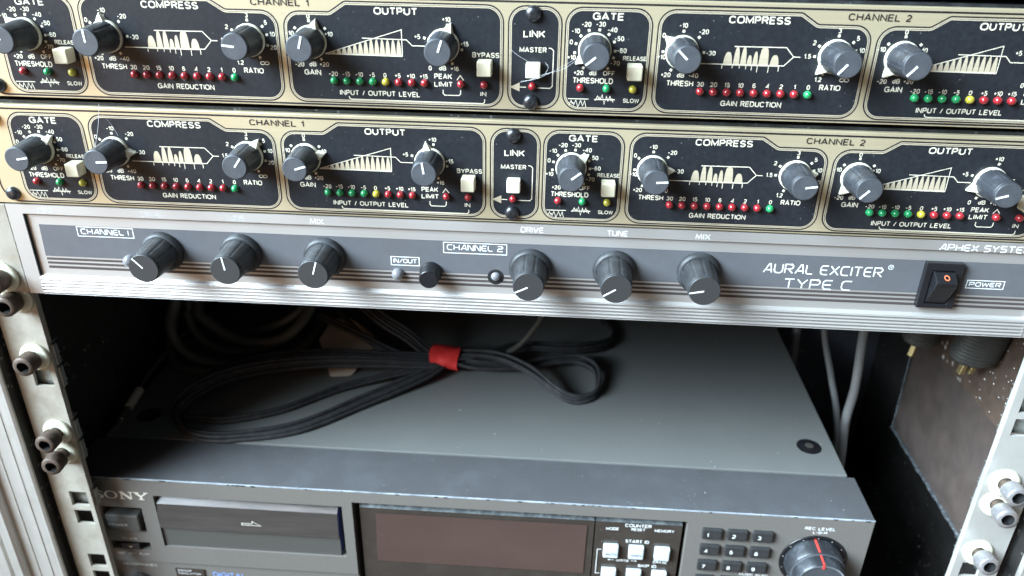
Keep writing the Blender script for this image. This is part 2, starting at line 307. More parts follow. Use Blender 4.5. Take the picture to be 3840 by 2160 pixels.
def glyphs(txt, bold):
    k = (txt, bold)
    if k not in _tc:
        c = bpy.data.curves.new('lettering', 'FONT'); c.body = txt; c.size = 1; c.resolution_u = 3; c.offset = bold
        o = bpy.data.objects.new('lettering', c); COL.objects.link(o)
        dg = bpy.context.evaluated_depsgraph_get(); me = bpy.data.meshes.new_from_object(o.evaluated_get(dg))
        v = [(p.co.x, p.co.y) for p in me.vertices]; f = [tuple(p.vertices) for p in me.polygons]
        x0 = min(p[0] for p in v); x1 = max(p[0] for p in v); y0 = min(p[1] for p in v); y1 = max(p[1] for p in v)
        _tc[k] = ([((a-x0)/(x1-x0), (b-y0)/(y1-y0)) for a, b in v], f, (x1-x0)/(y1-y0))
        bpy.data.objects.remove(o); bpy.data.curves.remove(c); bpy.data.meshes.remove(me)
    return _tc[k]
def text(mb, txt, x0, x1, z0, z1, y, mi=0, bold=0.014):
    if all(c in GH for c in txt): return grot(mb, txt, x0, x1, z0, z1, y, mi, .12+3.4*bold)
    v, f, asp = glyphs(txt, bold)
    mb.add([(x0+a*(x1-x0), y, z0+b*(z1-z0)) for a, b in v], f, mi)
def text_c(mb, txt, cx, cz, h, y, mi=0, bold=0.014, k=0.92):
    plus = txt[0] == '+'; t = txt[1:] if plus else txt
    wd = (sum(GH[c][0] for c in t)+.30*(len(t)-1))*h*k+.19*h; off = 0.5 if plus else 0
    grot(mb, t, cx+off-wd/2, cx+off+wd/2, cz-h/2, cz+h/2, y, mi, .175)
    if plus:
        x = cx+off-wd/2-0.6; mb.poly([(x-.45, cz), (x, cz-.45), (x+.45, cz), (x, cz+.45)], y, mi)

# ---- rounded techno stroke letters for the aluminium unit
def arc(cx, cy, rx, ry, a0, a1, n=6): return [(cx+rx*math.cos(R(a0+(a1-a0)*i/n)), cy+ry*math.sin(R(a0+(a1-a0)*i/n))) for i in range(n+1)]
GL = {
 'A': (1.0, [[(0, 0), (.62, 1), (.80, 1), (1, 0)], [(.2, .30), (.93, .30)]]),
 'C': (.95, [[(1, 1)]+arc(.35, .65, .35, .35, 90, 180)+arc(.35, .35, .35, .35, 180, 270)+[(.95, 0)]]),
 'D': (1.0, [[(0, 0), (0, 1), (.55, 1)]+arc(.6, .6, .4, .4, 80, 0)+arc(.6, .4, .4, .4, 0, -90)+[(0, 0)]]),
 'E': (.88, [[(1, 1)]+arc(.35, .65, .35, .35, 90, 180)+arc(.35, .35, .35, .35, 180, 270)+[(1, 0)], [(0, .5), (.9, .5)]]),
 'H': (1.0, [[(0, 0), (0, 1)], [(1, 0), (1, 1)], [(0, .48), (1, .48)]]),
 'I': (.001, [[(0, 0), (0, 1)]]), '1': (.001, [[(0, 0), (0, 1)]]),
 'L': (.8, [[(0, 1), (0, .3)]+arc(.3, .3, .3, .3, 180, 270)+[(1, 0)]]),
 'M': (1.25, [[(0, 0), (.12, 1), (.5, .15), (.88, 1), (1, 0)]]),
 'N': (1.0, [[(0, 0), (0, 1), (.25, .9), (.8, .08), (1, 0), (1, 1)]]),
 'O': (1.0, [arc(.35, .65, .35, .35, 180, 90)+arc(.65, .65, .35, .35, 90, 0)+arc(.65, .35, .35, .35, 0, -90)+arc(.35, .35, .35, .35, 270, 180)+[(0, .65)]]),
 'P': (.95, [[(0, 0), (0, 1), (.7, 1)]+arc(.7, .73, .3, .27, 90, -90)+[(0, .46)]]),
 'R': (.98, [[(0, 0), (0, 1), (.7, 1)]+arc(.7, .75, .3, .25, 90, -90)+[(.35, .5), (1, 0)], [(0, .5), (.4, .5)]]),
 'S': (.95, [[(1, 1), (.3, 1)]+arc(.3, .76, .3, .24, 90, 270)+arc(.7, .26, .3, .26, 90, -90)+[(0, 0)]]),
 'T': (.95, [[(0, 1), (1, 1)], [(.5, 1), (.5, 0)]]),
 'U': (1.0, [[(0, 1), (0, .35)]+arc(.35, .35, .35, .35, 180, 270)+arc(.65, .35, .35, .35, 270, 360)+[(1, 1)]]),
 'V': (1.0, [[(0, 1), (.45, 0), (.55, 0), (1, 1)]]),
 'W': (1.3, [[(0, 1), (.2, 0), (.5, .8), (.8, 0), (1, 1)]]),
 'X': (1.0, [[(0, 0), (1, 1)], [(0, 1), (1, 0)]]),
 'Y': (1.0, [[(0, 1), (.5, .45), (1, 1)], [(.5, .45), (.5, 0)]]),
 '2': (.95, [[(0, 1), (.7, 1)]+arc(.7, .76, .3, .24, 90, -90)+arc(.3, .26, .3, .26, 90, 180)+[(0, 0), (1, 0)]]),
 '/': (.8, [[(0, 0), (1, 1)]]), ' ': (.35, []),
}
def strokes(mb, txt, x0, x1, z0, z1, wd, y, mi=0, gap=.32):
    tot = sum(GL[c][0] for c in txt)+gap*(len(txt)-1); k = (x1-x0)/tot; x = x0
    for c in txt:
        wdt, paths = GL[c]
        for p in paths: mb.ribbon([(x+a*wdt*k, z0+b*(z1-z0)) for a, b in p], wd, y, mi)
        x += (wdt+gap)*k

# ------------------------------------------------------------------ flight case (walls, back, floor, aluminium edge)
case = thing('flight_case', 'open flight case with dark left lining, brown right lining and aluminium front edges', 'flight case', (198, 0, -330))
def cpart(name, mb, mats, bevel=0): return obj(name, mb.mesh(name, mats, bevel), case, (-198, 0, 330))
cpart('side_panel', MB().box(-62, -50, 0, 340, -330, 150), 'wall_dark')
b = MB(); b.box(450, 462, 8.5, 151, -246, -170.6, 0); b.box(449.4, 462, 8.5, 151, -170.6, 150, 1)
b.box(470, 476, 0, 340, -330, 150, 2); b.box(450.2, 462, 0, 8.4, -330, 150, 2); b.box(450.5, 475.9, 8.6, 20, -330, -246.1, 2)
p = cpart('side_panel', b, ['wall_brown', 'wall_rough', 'wall_dark']); p['label'] = 'brown lining with a step and white specks'
cpart('back_panel', MB().box(-62, 476, 340, 350, -330, 150), 'wall_dark')
cpart('back_panel', MB().box(388, 469.8, 246, 252, -330, 150), 'wall_back')
cpart('floor_panel', MB().box(-62, 476, -2, 350, -342, -330), 'wall_dark')
cpart('top_panel', MB().box(-62, 476, 0, 350, 150, 160), 'wall_dark')
# dusty seam at the foot of the brown lining
def lumpy(a, bb, n, r, j):
    out = []
    for i in range(n+1):
        t = i/n; q = Vector(a).lerp(Vector(bb), t); out.append(q+Vector((random.uniform(-j, j), 0, random.uniform(-j, j))))
    return out
b = MB(); b.tube(lumpy((449.6, 20, -246), (449.6, 151, -246), 60, 2, .16), lambda t: 1.2+.22*math.sin(40*t)+.15*math.sin(97*t), 8)
b.tube(lumpy((449.8, 151, -246), (449.8, 155, -165), 30, 2, .15), lambda t: .8+.15*math.sin(33*t), 8)
cpart('dust_seam', b, 'dusty')
b = MB(); rr = random.Random(3)
for k in range(150):
    if k < 60: y, z, r_ = rr.gauss(40, 9), rr.gauss(-152, 8), rr.uniform(.15, .5)
    else: y, z, r_ = rr.uniform(8, 105), rr.uniform(-168, -105), rr.uniform(.12, .55)
    if z < -169.5 or y < 6: continue
    n = 6; ph = rr.uniform(0, 6); b.add([(449.4, y, z)]+[(449.25, y+r_*rr.uniform(.5, 1.3)*math.cos(ph+i*6.283/n), z+r_*rr.uniform(.5, 1.3)*math.sin(ph+i*6.283/n)) for i in range(n)]+[(448.9, y, z)],
          [(7, 1+i, 1+(i+1) % n) for i in range(n)]+[(0, 1+(i+1) % n, 1+i) for i in range(n)], 0)
o = cpart('plaster_flecks', b, 'white'); o['kind'] = 'stuff'
def profile(x0, sgn):
    b = MB(); X = lambda d: x0+sgn*d
    pr = [(0, 3), (0, -1.2), (1.2, -1.8), (1.9, -1.8), (2.1, -1.6), (6.5, -1.65), (6.7, -1.95), (7.2, -1.95), (7.4, -1.65), (13.5, -1.7), (13.7, -1.35), (14.1, -2.0), (14.6, -1.8), (19.5, -1.9), (20, -4.2), (21.5, -5.2), (26, -5.4), (27, -3.6),
          (28, -5.6), (36, -5.8), (40, -3), (44, 6), (44, 20)]
    v = [(X(d), y, z) for z in (-342, 160) for d, y in pr]; n = len(pr)
    b.add(v, [(i, i+1, n+i+1, n+i) if sgn < 0 else (i+1, i, n+i, n+i+1) for i in range(n-1)], 0)
    return b
cpart('edge_trim', profile(-50.3, -1), 'alu_edge'); cpart('edge_trim', profile(451, 1), 'alu_edge')

# ------------------------------------------------------------------ rack rails with square holes
UB = [-88.9, -133.35, -177.8, -222.25, -266.7, -311.15]
ROWS = sorted([u+s*6.35+1.0 for u in UB for s in (1, -1)])
def rail(name_label, xc, x0, x1, inner, matname):
    zs = [-338]; holes = []
    for r_ in ROWS: zs += [r_-4.75, r_+4.75]; holes.append(len(zs)-2)
    zs.append(56)
    xs = [x0, xc-4.75, xc+4.75, x1]
    b = MB(); b.cells(xs, zs, lambda i, j: not (i == 1 and j in holes), 4.25, 6.0)
    if inner < 0: b.box(x0, x0+1.8, 6.0, 7.6, -338, 56)
    else: b.box(x1-1.8, x1, 6.0, 7.6, -338, 56)
    return thing('rack_rail', name_label, 'rack rail', (0, 0, 0), 'rack rails', b.mesh('rack_rail', matname))
rail('stained cream rack rail with rusty bolts beside the dark left lining', -33.74, -47.2, -26.6, 1, 'rail')
rail('clean bright rack rail in front of the brown right lining', 431.36, 422.6, 445.3, -1, 'rail_bright')

# ------------------------------------------------------------------ gold and black compressor units (built once, used twice)
XL, XR, ZT, ZB_ = -39.7, 442.9, -2.8, -45.5
DX = 219.87
fp = MB().box(XL, XR, 0, 3, ZB_, ZT).mesh('faceplate', 'gold', 0.25)
ch = MB().box(XL+22, XR-22, 3.2, 230, ZB_+1.0, ZT+1.2).mesh('chassis', 'chassis')
pp = MB()      # printed panels: 0 ink, 1 gold, 2 black field
def framed(pts, rad, y=-0.02):
    for k, (d, mi) in enumerate(((0, 0), (.56, 1), (.92, 0), (1.1, 1), (1.46, 2))):
        P, Q = inset(pts, rad, d); pp.poly(round_poly(P, Q), -0.03-0.03*k, mi)
def border():
    pts = [(-17.2, -4.1), (XR-22.4, -4.1), (XR-22.4, -44.9), (-17.2, -44.9)]; rad = [8]*4
    P0 = round_poly(pts, rad); P, Q = inset(pts, rad, .72); P1 = round_poly(P, Q); n = len(P0)
    pp.add([(a[0], -.03, a[1]) for a in P0]+[(a[0], -.03, a[1]) for a in P1], [(i, n+i, n+(i+1) % n, (i+1) % n) for i in range(n)], 0)
border()
ZTOP, ZLOW, ZBOT = -5.6, -9.5, -43.9
for c in (0, DX):
    framed([(c-6.8, ZTOP), (c-6.8, ZBOT), (c+25.6, ZBOT), (c+25.6, ZTOP)], [6.5, 6.5, 6.5, 6.5])
    framed([(c+27.2, ZTOP), (c+27.2, ZBOT), (c+104.9, ZBOT), (c+104.9, ZLOW), (c+85.0, ZLOW), (c+78.8, ZTOP)], [6.5, 6.5, 6.5, 6.5, 2.5, 2.5])
    framed([(c+106.6, ZLOW), (c+106.6, ZBOT), (c+190.5, ZBOT), (c+190.5, ZTOP), (c+130.6, ZTOP), (c+124.6, ZLOW)], [6.5, 6.5, 6.5, 6.5, 2.5, 2.5])
framed([(191.9, ZTOP), (191.9, ZBOT), (212.2, ZBOT), (212.2, ZTOP)], [6.5]*4)
pp_me = pp.mesh('printed_panel', ['ink', 'gold_print', 'black_panel'])
lt = MB(); YT = -0.24     # lettering: 0 cream, 1 gold fill, 2 ink
def tick(x, z, cx, cz):
    a = math.atan2(z-cz, x-cx); c, s = math.cos(a)*.48, math.sin(a)*.48
    lt.poly([(x+c-s, z+s+c), (x-c-s, z-s+c), (x-c+s, z-s-c), (x+c+s, z+s-c)], YT)
for c in (0, DX):
    T = lambda *a, **k: text(lt, a[0], c+a[1], c+a[2], a[3], a[4], YT, **k)
    C = lambda t, x, z, h=1.75, **k: text_c(lt, t, c+x, z, h, YT, **k)
    T('GATE', 3.3, 14.7, -10.15, -7.5, bold=.02); T('COMPRESS', 52.7, 74.8, -10.1, -7.4, bold=.02); T('OUTPUT', 141.7, 158.1, -10.25, -7.6, bold=.02)
    text(lt, 'CHANNEL '+('1' if c == 0 else '2'), c+95.0, c+117.2, -8.05, -5.55, YT+.12, mi=2, bold=0.013)
    for x, z in ((2.2, -13.9), (6.1, -13.6), (-.75, -15.95), (9.6, -15.15), (-2.4, -18.75), (11.75, -17.8), (-2.75, -22.05), (12.3, -21.1), (11.9, -23.55), (.8, -27.5), (10.0, -27.5)): tick(c+x, z, c+4.8, -20.7)
    for t, x, z in (('-10', -2.75, -14.2), ('-20', 1.1, -11.75), ('-30', 6.4, -11.6), ('-40', 10.75, -13.5), ('-50', 13.5, -16.55), ('-60', 14.75, -20.85), ('-70', 12.6, -25.5), ('OFF', 10.6, -29.3), ('+20', -.85, -29.4), ('dB', 4.5, -29.35), ('+10', -3.8, -23.8), ('0', -4.2, -18.2)): C(t, x, z)
    T('RELEASE', 15.4, 24.2, -24.4, -22.8, bold=.012); T('THRESHOLD', -3.0, 12.3, -33.3, -31.15, bold=.016); T('SLOW', 16.6, 22.7, -40.2, -38.6, bold=.014)
    lt.ribbon([(c-4.5, -39.3), (c+3.5, -39.25)], .32, YT)
    lt.ribbon([(c+a, b2) for a, b2 in ((-3.9, -41.7), (-3.2, -39.95), (-2.75, -41.1), (-2.45, -40.7), (-2.1, -41.6), (-1.4, -39.8), (-.5, -42.4), (.5, -39.8), (1.3, -41.9), (2.0, -39.95), (2.6, -42.3))], .26, YT)
    lt.ribbon([(c+5.6, -39.3), (c+13.5, -39.2)], .32, YT-.01)
    lt.ribbon([(c+a, b2) for a, b2 in ((6.0, -39.8), (6.85, -37.95), (7.4, -39.2), (7.75, -38.4), (8.0, -39.3), (8.6, -37.5), (9.5, -41.0), (10.2, -38.0), (10.9, -39.8), (11.6, -38.0), (12.1, -39.6), (12.4, -38.9), (12.9, -40.2))], .26, YT)
    for x, z in ((36.87, -13.26), (42.7, -15.3), (45.05, -20.7), (30.0, -20.8), (31.3, -16.0), (33.6, -27.4), (41.0, -27.2)): tick(c+x, z, c+37, -20.8)
    for t, x, z in (('-10', 36.6, -11.25), ('-20', 44.2, -13.3), ('-30', 47.6, -20.85), ('0', 29.85, -14.95), ('+10', 29.7, -22.7), ('+20', 31.9, -29.2), ('dB', 37.4, -29.2), ('-40', 42.2, -29.2)): C(t, x, z)
    T('THRESH', 32.4, 42.5, -33.3, -31.2, bold=.016)
    # compression graph
    lt.ribbon([(c+a, b2) for a, b2 in ((43.3, -24.7), (74.9, -24.7), (78.0, -21.4), (80.4, -21.4))], .34, YT)
    lt.ribbon([(c+a, b2) for a, b2 in ((56.0, -18.2), (74.9, -18.1), (78.0, -21.4))], .34, YT-.01)
    for x0, x1, zt, wd in ((52.5, 55.9, -20.2, 0), (56.2, 58.5, -18.35, 0), (58.8, 61.0, -18.35, 0), (61.2, 63.1, -21.2, 0), (63.3, 65.2, -19.8, 0), (65.5, 69.1, -18.3, 1), (69.6, 73.0, -20.9, 0)):
        n = 14; pts = []
        for i in range(n+1):
            u = -1+2*i/n; f = (1-abs(u)**(5 if wd else 3.0)); pts.append((c+x0+(x1-x0)*i/n, -25.05+(zt+25.05)*max(0, f)**.8))
        lt.poly([(c+x0, -25.1)]+pts+[(c+x1, -25.1)], YT+.05, 1)
    for x, d in ((52.3, 1.2), (56.1, 1.0), (58.7, 1.0), (61.1, 1.2), (63.2, 1.6), (65.3, 2.2), (69.4, 2.2), (73.1, 1.7)): lt.ribbon([(c+x, -24.8), (c+x, -25.1-d)], .28, YT-.02)
    for x, z in ((92.95, -13.45), (86.6, -17.25), (85.5, -21.0), (98.55, -15.65), (99.95, -18.65), (99.85, -22.6), (96.3, -27.2), (89.6, -27.3)): tick(c+x, z, c+92.9, -20.8)
    for t, x, z in (('3', 92.95, -11.75), ('2', 84.7, -16.1), ('1.5', 83.0, -21.0), ('5', 99.95, -14.2), ('10', 102.1, -18.4), ('20', 102.0, -23.3), ('1.2', 88.3, -29.3)): C(t, x, z)
    for s in (-1, 1): lt.ribbon([(c+97.9+s*.85+.85*math.cos(R(a)), -29.3+.6*math.sin(R(a))) for a in range(0, 360, 24)], .3, YT-.01*(s > 0), closed=True)
    T('RATIO', 89.3, 97.1, -33.3, -31.2, bold=.016)
    for k, t in enumerate(('30', '20', '15', '10', '6', '4', '2', '1', '0')): C(t, 45.25+5.02*k-.1, -32.35, 1.8)
    T('GAIN REDUCTION', 53.6, 76.4, -40.3, -38.2, bold=.016)
    for x, z in ((116.65, -13.15), (111.1, -15.85), (122.6, -15.8), (113.1, -27.3), (120.3, -27.2)): tick(c+x, z, c+116.9, -20.8)
    for t, x, z in (('0', 116.6, -11.55), ('-10', 108.95, -17.8), ('+10', 123.9, -17.8), ('+20', 121.3, -29.1), ('dB', 116.8, -29.1), ('-20', 111.6, -29.3)): C(t, x, z)
    T('GAIN', 113.2, 119.7, -33.2, -31.1, bold=.016)
    # output wedge
    A0, B0, C0 = (122.0, -25.0), (151.8, -25.2), (151.8, -15.5)
    lt.ribbon([(c+q[0], q[1]) for q in (A0, C0, B0)], .3, YT-.02); lt.ribbon([(c+A0[0], A0[1]), (c+B0[0], B0[1])], .45, YT-.03)
    nh = 13
    for i in range(nh):
        x0 = 124.2+(151.6-124.2)*i/nh; x1 = 124.2+(151.6-124.2)*(i+1)/nh-.12
        line = lambda x: min(-19.2, A0[1]+(C0[1]-A0[1])*(x-A0[0])/(C0[0]-A0[0]))
        pts = []
        for k in range(13):
            u = -1+2*k/12; x = x0+(x1-x0)*k/12; zt = line((x0+x1)/2+.5*(x1-x0)*.4)
            pts.append((c+x, -25.1+(zt+25.1)*(1-abs(u)**2.2*.93)))
        lt.poly([(c+x0, -25.15)]+pts+[(c+x1, -25.15)], YT+.05, 1)
    lt.poly([(c+122.3, -25.05), (c+124.3, -25.1), (c+124.3, -24.45)], YT+.05, 1)
    lt.ribbon([(c+a, b2) for a, b2 in ((136.6, -18.9), (153.6, -19.1), (155.7, -21.2), (160.6, -21.2))], .32, YT-.04)
    for x, z in ((169.25, -13.4), (160.4, -18.25), (174.6, -22.2), (170.9, -27.4), (164.4, -27.4)): tick(c+x, z, c+167.6, -20.8)
    for t, x, z in (('+10', 168.9, -11.4), ('+5', 157.8, -17.85), ('+15', 175.6, -20.1), ('+16', 171.8, -29.3), ('0', 162.3, -29.3), ('dB', 167.1, -29.2)): C(t, x, z)
    T('PEAK', 163.8, 170.7, -33.3, -31.3, bold=.016); T('LIMIT', 163.7, 170.9, -36.3, -34.3, bold=.016)
    lt.ribbon([(c+172.5, -33.6), (c+173.8, -31.8), (c+175.15, -33.6)], .34, YT)
    lt.ribbon([(c+167.1, -37.4), (c+167.1, -38.8), (c+167.7, -39.45), (c+173.3, -39.45), (c+173.9, -38.8), (c+173.9, -37.4)], .32, YT)
    for k, t in enumerate(('-20', '-15', '-10', '-5', '0', '+5', '+10', '+15')): C(t, 124.7+5.045*k-.25, -32.55, 1.75)
    T('INPUT / OUTPUT LEVEL', 126.5, 158.1, -40.6, -38.6, bold=.016)
    lt.ribbon([(c+130.0, -41.0), (c+130.2, -41.75), (c+130.9, -42.15), (c+182.5, -42.3), (c+183.2, -41.8), (c+183.25, -40.6)], .34, YT)
    T('BYPASS', 178.5, 188.8, -24.85, -22.95, bold=.014); T('IN', 181.6, 183.9, -39.4, -37.7, bold=.014)
text(lt, 'LINK', 197.7, 205.9, -17.0, -14.4, YT, bold=.02); text(lt, 'MASTER', 196.4, 206.6, -22.4, -20.5, YT, bold=.014)
lt.ribbon([(207.4, -20.7), (208.4, -20.8), (209.2, -21.6), (209.2, -34.8), (208.4, -35.6), (203.4, -35.6)], .34, YT)
lt.ribbon([(199.2, -35.45), (196.6, -35.45)], .34, YT); lt.poly([(192.9, -35.5), (196.7, -33.75), (196.7, -37.15)], YT, 1)
lt_me = lt.mesh('lettering', ['cream_print', 'gold_print', 'ink'])
# repeated parts
def groove(a):
    k = (math.degrees(a)-20) % 60
    d = min(k, 60-k); return 1-0.055*max(0, 1-d/4.5)
kb = MB().lathe([(5.85, -1.0), (5.8, -2), (5.08, -14.0)], 90, 0, groove, cap1=False)
kb.lathe([(5.06, -14.0), (4.82, -14.25), (4.82, -14.5), (5.02, -14.7), (5.0, -15.2), (4.75, -15.5), (4.5, -15.55)], 60, 0, mis=[0, 0, 0, 0, 0, 1, 1])
knob_me = kb.mesh('knob', ['knob', 'knob_cap'])
line_me = MB().box(.1, 4.6, -15.68, -15.3, -.36, .36).mesh('indicator_line', 'white')
cb = MB().lathe([(6.15, -.1), (6.15, -1.3), (5.9, -1.7), (5.0, -1.7)], 48, cap1=False)
t1, t2 = 2.1, 5.7
cb.add([(t2, -.1, -t1), (t2, -.1, t1), (8.9, -.1, .12), (8.9, -.1, -.12), (5.5, -3.0, -t1*.7), (5.5, -3.0, t1*.7), (8.7, -1.4, .1), (8.7, -1.4, -.1)],
       [(4, 5, 6, 7), (0, 4, 7, 3), (1, 2, 6, 5), (2, 3, 7, 6), (0, 1, 5, 4)])
collar_me = cb.mesh('pointer_collar', 'collar')
led_prof = [(1.5, 0), (1.5, -.7)]+[(1.5*math.cos(R(a)), -.7-1.5*math.sin(R(a))) for a in (15, 30, 45, 60, 75, 86)]
led_me = {}
for cn in ('red', 'green', 'yellow'): led_me[cn] = MB().lathe(led_prof, 24).mesh('indicator_lamp', cn)
btn_me = MB().box(-2.75, 2.75, -6.0, 0, -2.8, 2.8).mesh('push_button', 'button', .5, 3)
btn2_me = MB().box(-2.75, 2.75, -4.0, 0, -2.8, 2.8).mesh('push_button', 'collar', .5, 3)
def screw_mesh(r=3.0):
    b = MB().lathe([(r, 0), (r, -.5), (r*.93, -1.1), (r*.75, -1.75), (r*.5, -2.1), (r*.25, -2.22)], 32)
    for a in (38, 128):      # cross recess: dark insets standing a hair proud of the dome
        c, s = math.cos(R(a)), math.sin(R(a)); q = []
        for u, vv in ((-1.75, -.36), (1.75, -.36), (1.75, .36), (-1.75, .36)): q.append((u*c-vv*s, -1.9 if abs(u) > 1 else -2.2, u*s+vv*c))
        q += [(0*c+.36*s, -2.27, -.36*c), (-.36*s, -2.27, .36*c)]
        b.add(q, [(0, 4, 5, 3), (4, 1, 2, 5)], 1)
    return b.mesh('screw', ['screw', 'dark'])
scr_me = screw_mesh()
KX = {'gate': (4.7, -20.8), 'thr': (37.0, -20.8), 'ratio': (92.9, -20.8), 'gain': (116.8, -20.8), 'peak': (167.6, -20.8)}
def compressor(loc, label, knobs, depressed=()):
    root = thing('compressor_unit', label, 'rack unit', loc, 'gold and black compressor units')
    obj('faceplate', fp, root); obj('chassis', ch, root); obj('printed_panel', pp_me, root); obj('lettering', lt_me, root)
    for c, name, cap, ptr in knobs:
        x, z = KX[name]
        k = obj('knob', knob_me, root, (x+c*DX, 0, z), (0, -R(cap), 0))
        obj('indicator_line', line_me, k)
        obj('pointer_collar', collar_me, k, (0, 0, 0), (0, -R(ptr-cap), 0))
    for c in (0, DX):
        for x, col in ((0, 'red'), (10.0, 'green'), (20.0, 'yellow')): obj('indicator_lamp', led_me[col], root, (c+x, -.1, -35))
        for k in range(9): obj('indicator_lamp', led_me['red' if k < 8 else 'green'], root, (c+45.25+5.02*k, -.1, -35))
        for k in range(8): obj('indicator_lamp', led_me['green' if k < 4 else 'yellow' if k == 4 else 'red'], root, (c+124.73+5.042*k, -.1, -35))
        for x in (174.1, 183.1): obj('indicator_lamp', led_me['red'], root, (c+x, -.1, -35))
        obj('push_button', btn_me, root, (c+19.9, -.1, -28.0)); obj('push_button', btn_me, root, (c+183.5, -.1, -28.1))
    obj('indicator_lamp', led_me['red'], root, (201.5, -.1, -35)); obj('push_button', btn2_me, root, (201.8, -.1, -28.6))
    for x, z in ((201.3, -8.5), (201.1, -41.0), (-12.2, -41.0), (-12.2, -8.4)): obj('screw', scr_me, root, (x, -.1, z), (0, R(random.uniform(0, 90)), 0))
    return root
compressor((0, 0, 45.949), 'upper gold and black compressor with cobweb across its link button', [
    (0, 'gate', 135, 137), (0, 'thr', 92, 97), (0, 'ratio', 174, 176), (0, 'gain', 74, 73), (0, 'peak', 71, 70),
    (1, 'gate', 219, 217), (1, 'thr', 137, 140), (1, 'ratio', 230, 228), (1, 'gain', 229, 232)])
compressor((-6.563, 0, 0), 'lower gold and black compressor resting above the aluminium exciter panel', [
    (0, 'gate', 10, 40), (0, 'thr', 3, -2), (0, 'ratio', 54, 54), (0, 'gain', 17, 17), (0, 'peak', 98, 99),
    (1, 'gate', 38, 39), (1, 'thr', 4, 2), (1, 'ratio', 9, 7), (1, 'gain', 228, 232), (1, 'peak', 198, 203)])
t = thing('blank_panel', 'plain black rack panel at the very top above the gold compressors', 'rack panel', (201, 0, 46.6))
obj('faceplate', MB().box(-241, 241, 0, 3, 1.0, 44).mesh('faceplate', 'gloss_black', .3), t)
obj('chassis', MB().box(-215, 215, 3.2, 200, .6, 43).mesh('chassis', 'chassis'), t)

# ------------------------------------------------------------------ aluminium exciter unit
ex = thing('exciter_unit', 'brushed aluminium audio exciter with six black knobs and a grey blue band', 'rack unit', (198, 0, -88.4))
def xp(name, me, loc=(0, 0, 0), rot=(0, 0, 0), parent=None):
    return obj(name, me, parent or ex, (loc[0]-198, loc[1], loc[2]+88.4), rot)
RC = 1.1          # depth of the channel
b = MB(); x0, x1 = -17.5, 413
prof = [(3, -46.2), (0, -46.2), (0, -50.3), (.55, -50.45), (RC, -51.2), (RC, -79.8), (.2, -80.5), (-.3, -81.1)]
z = -81.1
for k in range(5):
    for a_ in (0, 30, 60, 90, 120, 150, 180): prof.append((.45-.85*math.sin(R(a_)), z-.6+.6*math.cos(R(a_))))
    prof.append((.55, z-1.4)); z -= 1.6
prof += [(-.1, -89.2), (3, -89.2)]
n = len(prof)
b.add([(x, y, zz) for x in (x0, x1) for y, zz in prof], [(i+1, i, n+i, n+i+1) for i in range(n-1)])
b.box(-24.3, x0, 0, 3, -89.2, -46.2); b.box(x1, 420, 0, 3, -89.2, -46.2)
b.box(x0+.02, x0+.5, -.02, RC, -79.8, -50.4, 1)  # dark strip paints the shadow line at the end of the channel
xp('faceplate', b.mesh('faceplate', ['alu', 'dark']))
e_ = MB().box(-43, -24.6, -.05, 3, -89.1, -46.3); xp('rack_ear', e_.mesh('rack_ear', 'rail', .15))
e_ = MB().box(420.3, 440, -.05, 3, -89.1, -46.3); xp('rack_ear', e_.mesh('rack_ear', 'rail', .15))
xp('chassis', MB().box(-16, 412, 3.2, 190, -88.8, -46.6).mesh('chassis', 'chassis'))
b = MB(); b.poly([(-12.2, -55.5), (-12.9, -70.6), (440, -70.6), (412.9, -70.6), (412.9, -55.5)][:2]+[(412.9, -70.6), (412.9, -55.5)], RC-.05, 0)
for za, zb in ((-71.35, -72.45), (-73.3, -74.4), (-75.3, -76.5)): b.poly([(-12.6, za), (-12.8, zb), (412.9, zb), (412.9, za)], RC-.05, 1)
xp('printed_band', b.mesh('printed_band', ['band', 'stripe']))
Y1, Y2 = -.05, RC-.12
def xtext(name, fn, m_='white'):
    b = MB(); fn(b); xp(name, b.mesh(name, m_))
for t_, xa, xb in (('DRIVE', 35.9, 45.0), ('TUNE', 72.6, 80.6), ('MIX', 109.1, 114.8), ('DRIVE', 198.6, 207.8), ('TUNE', 234.5, 242.8), ('MIX', 270.9, 276.7)):
    xtext('control_name', lambda b: strokes(b, t_, xa, xb, -49.6, -47.5, .36 if xa > 100 else .28, Y1), 'white' if xa > 100 else 'faded_print')
xtext('maker_lettering', lambda b: strokes(b, 'APHEX SYSTEMS', 369.4, 409.0, -50.15, -47.6, .42, Y1))
def worn(b):
    b.ribbon([(-10.5, -49.8), (-8.9, -47.4), (-8.0, -47.4), (-7.4, -49.8)], .5, Y1); b.ribbon([(-7.2, -49.8), (-4.0, -47.4)], .5, Y1-.02); b.ribbon([(-7.0, -47.4), (-4.2, -49.8)], .5, Y1-.04)
xtext('worn_logo', worn, 'faded_print')
def tagged(txt, tx_, bx, wd=.42):
    def f(b):
        strokes(b, txt, *tx_, wd, Y2); b.ribbon([(bx[0], bx[1]), (bx[2], bx[1]), (bx[2], bx[3]), (bx[0], bx[3])], .36, Y2, closed=True)
    return f
xtext('channel_tag', tagged('CHANNEL 1', (6.3, 27.4, -59.1, -56.9), (4.6, -55.9, 29.6, -60.3))); xtext('channel_tag', tagged('CHANNEL 2', (167.2, 190.9, -59.5, -57.2), (165.6, -56.2, 192.6, -61.0)))
xtext('bypass_tag', tagged('IN/OUT', (143.7, 153.7, -66.6, -64.9), (142.6, -63.9, 154.8, -67.8), .34)); xtext('power_tag', tagged('POWER', (386.0, 398.6, -66.3, -64.6), (384.8, -63.7, 399.9, -67.3), .36))
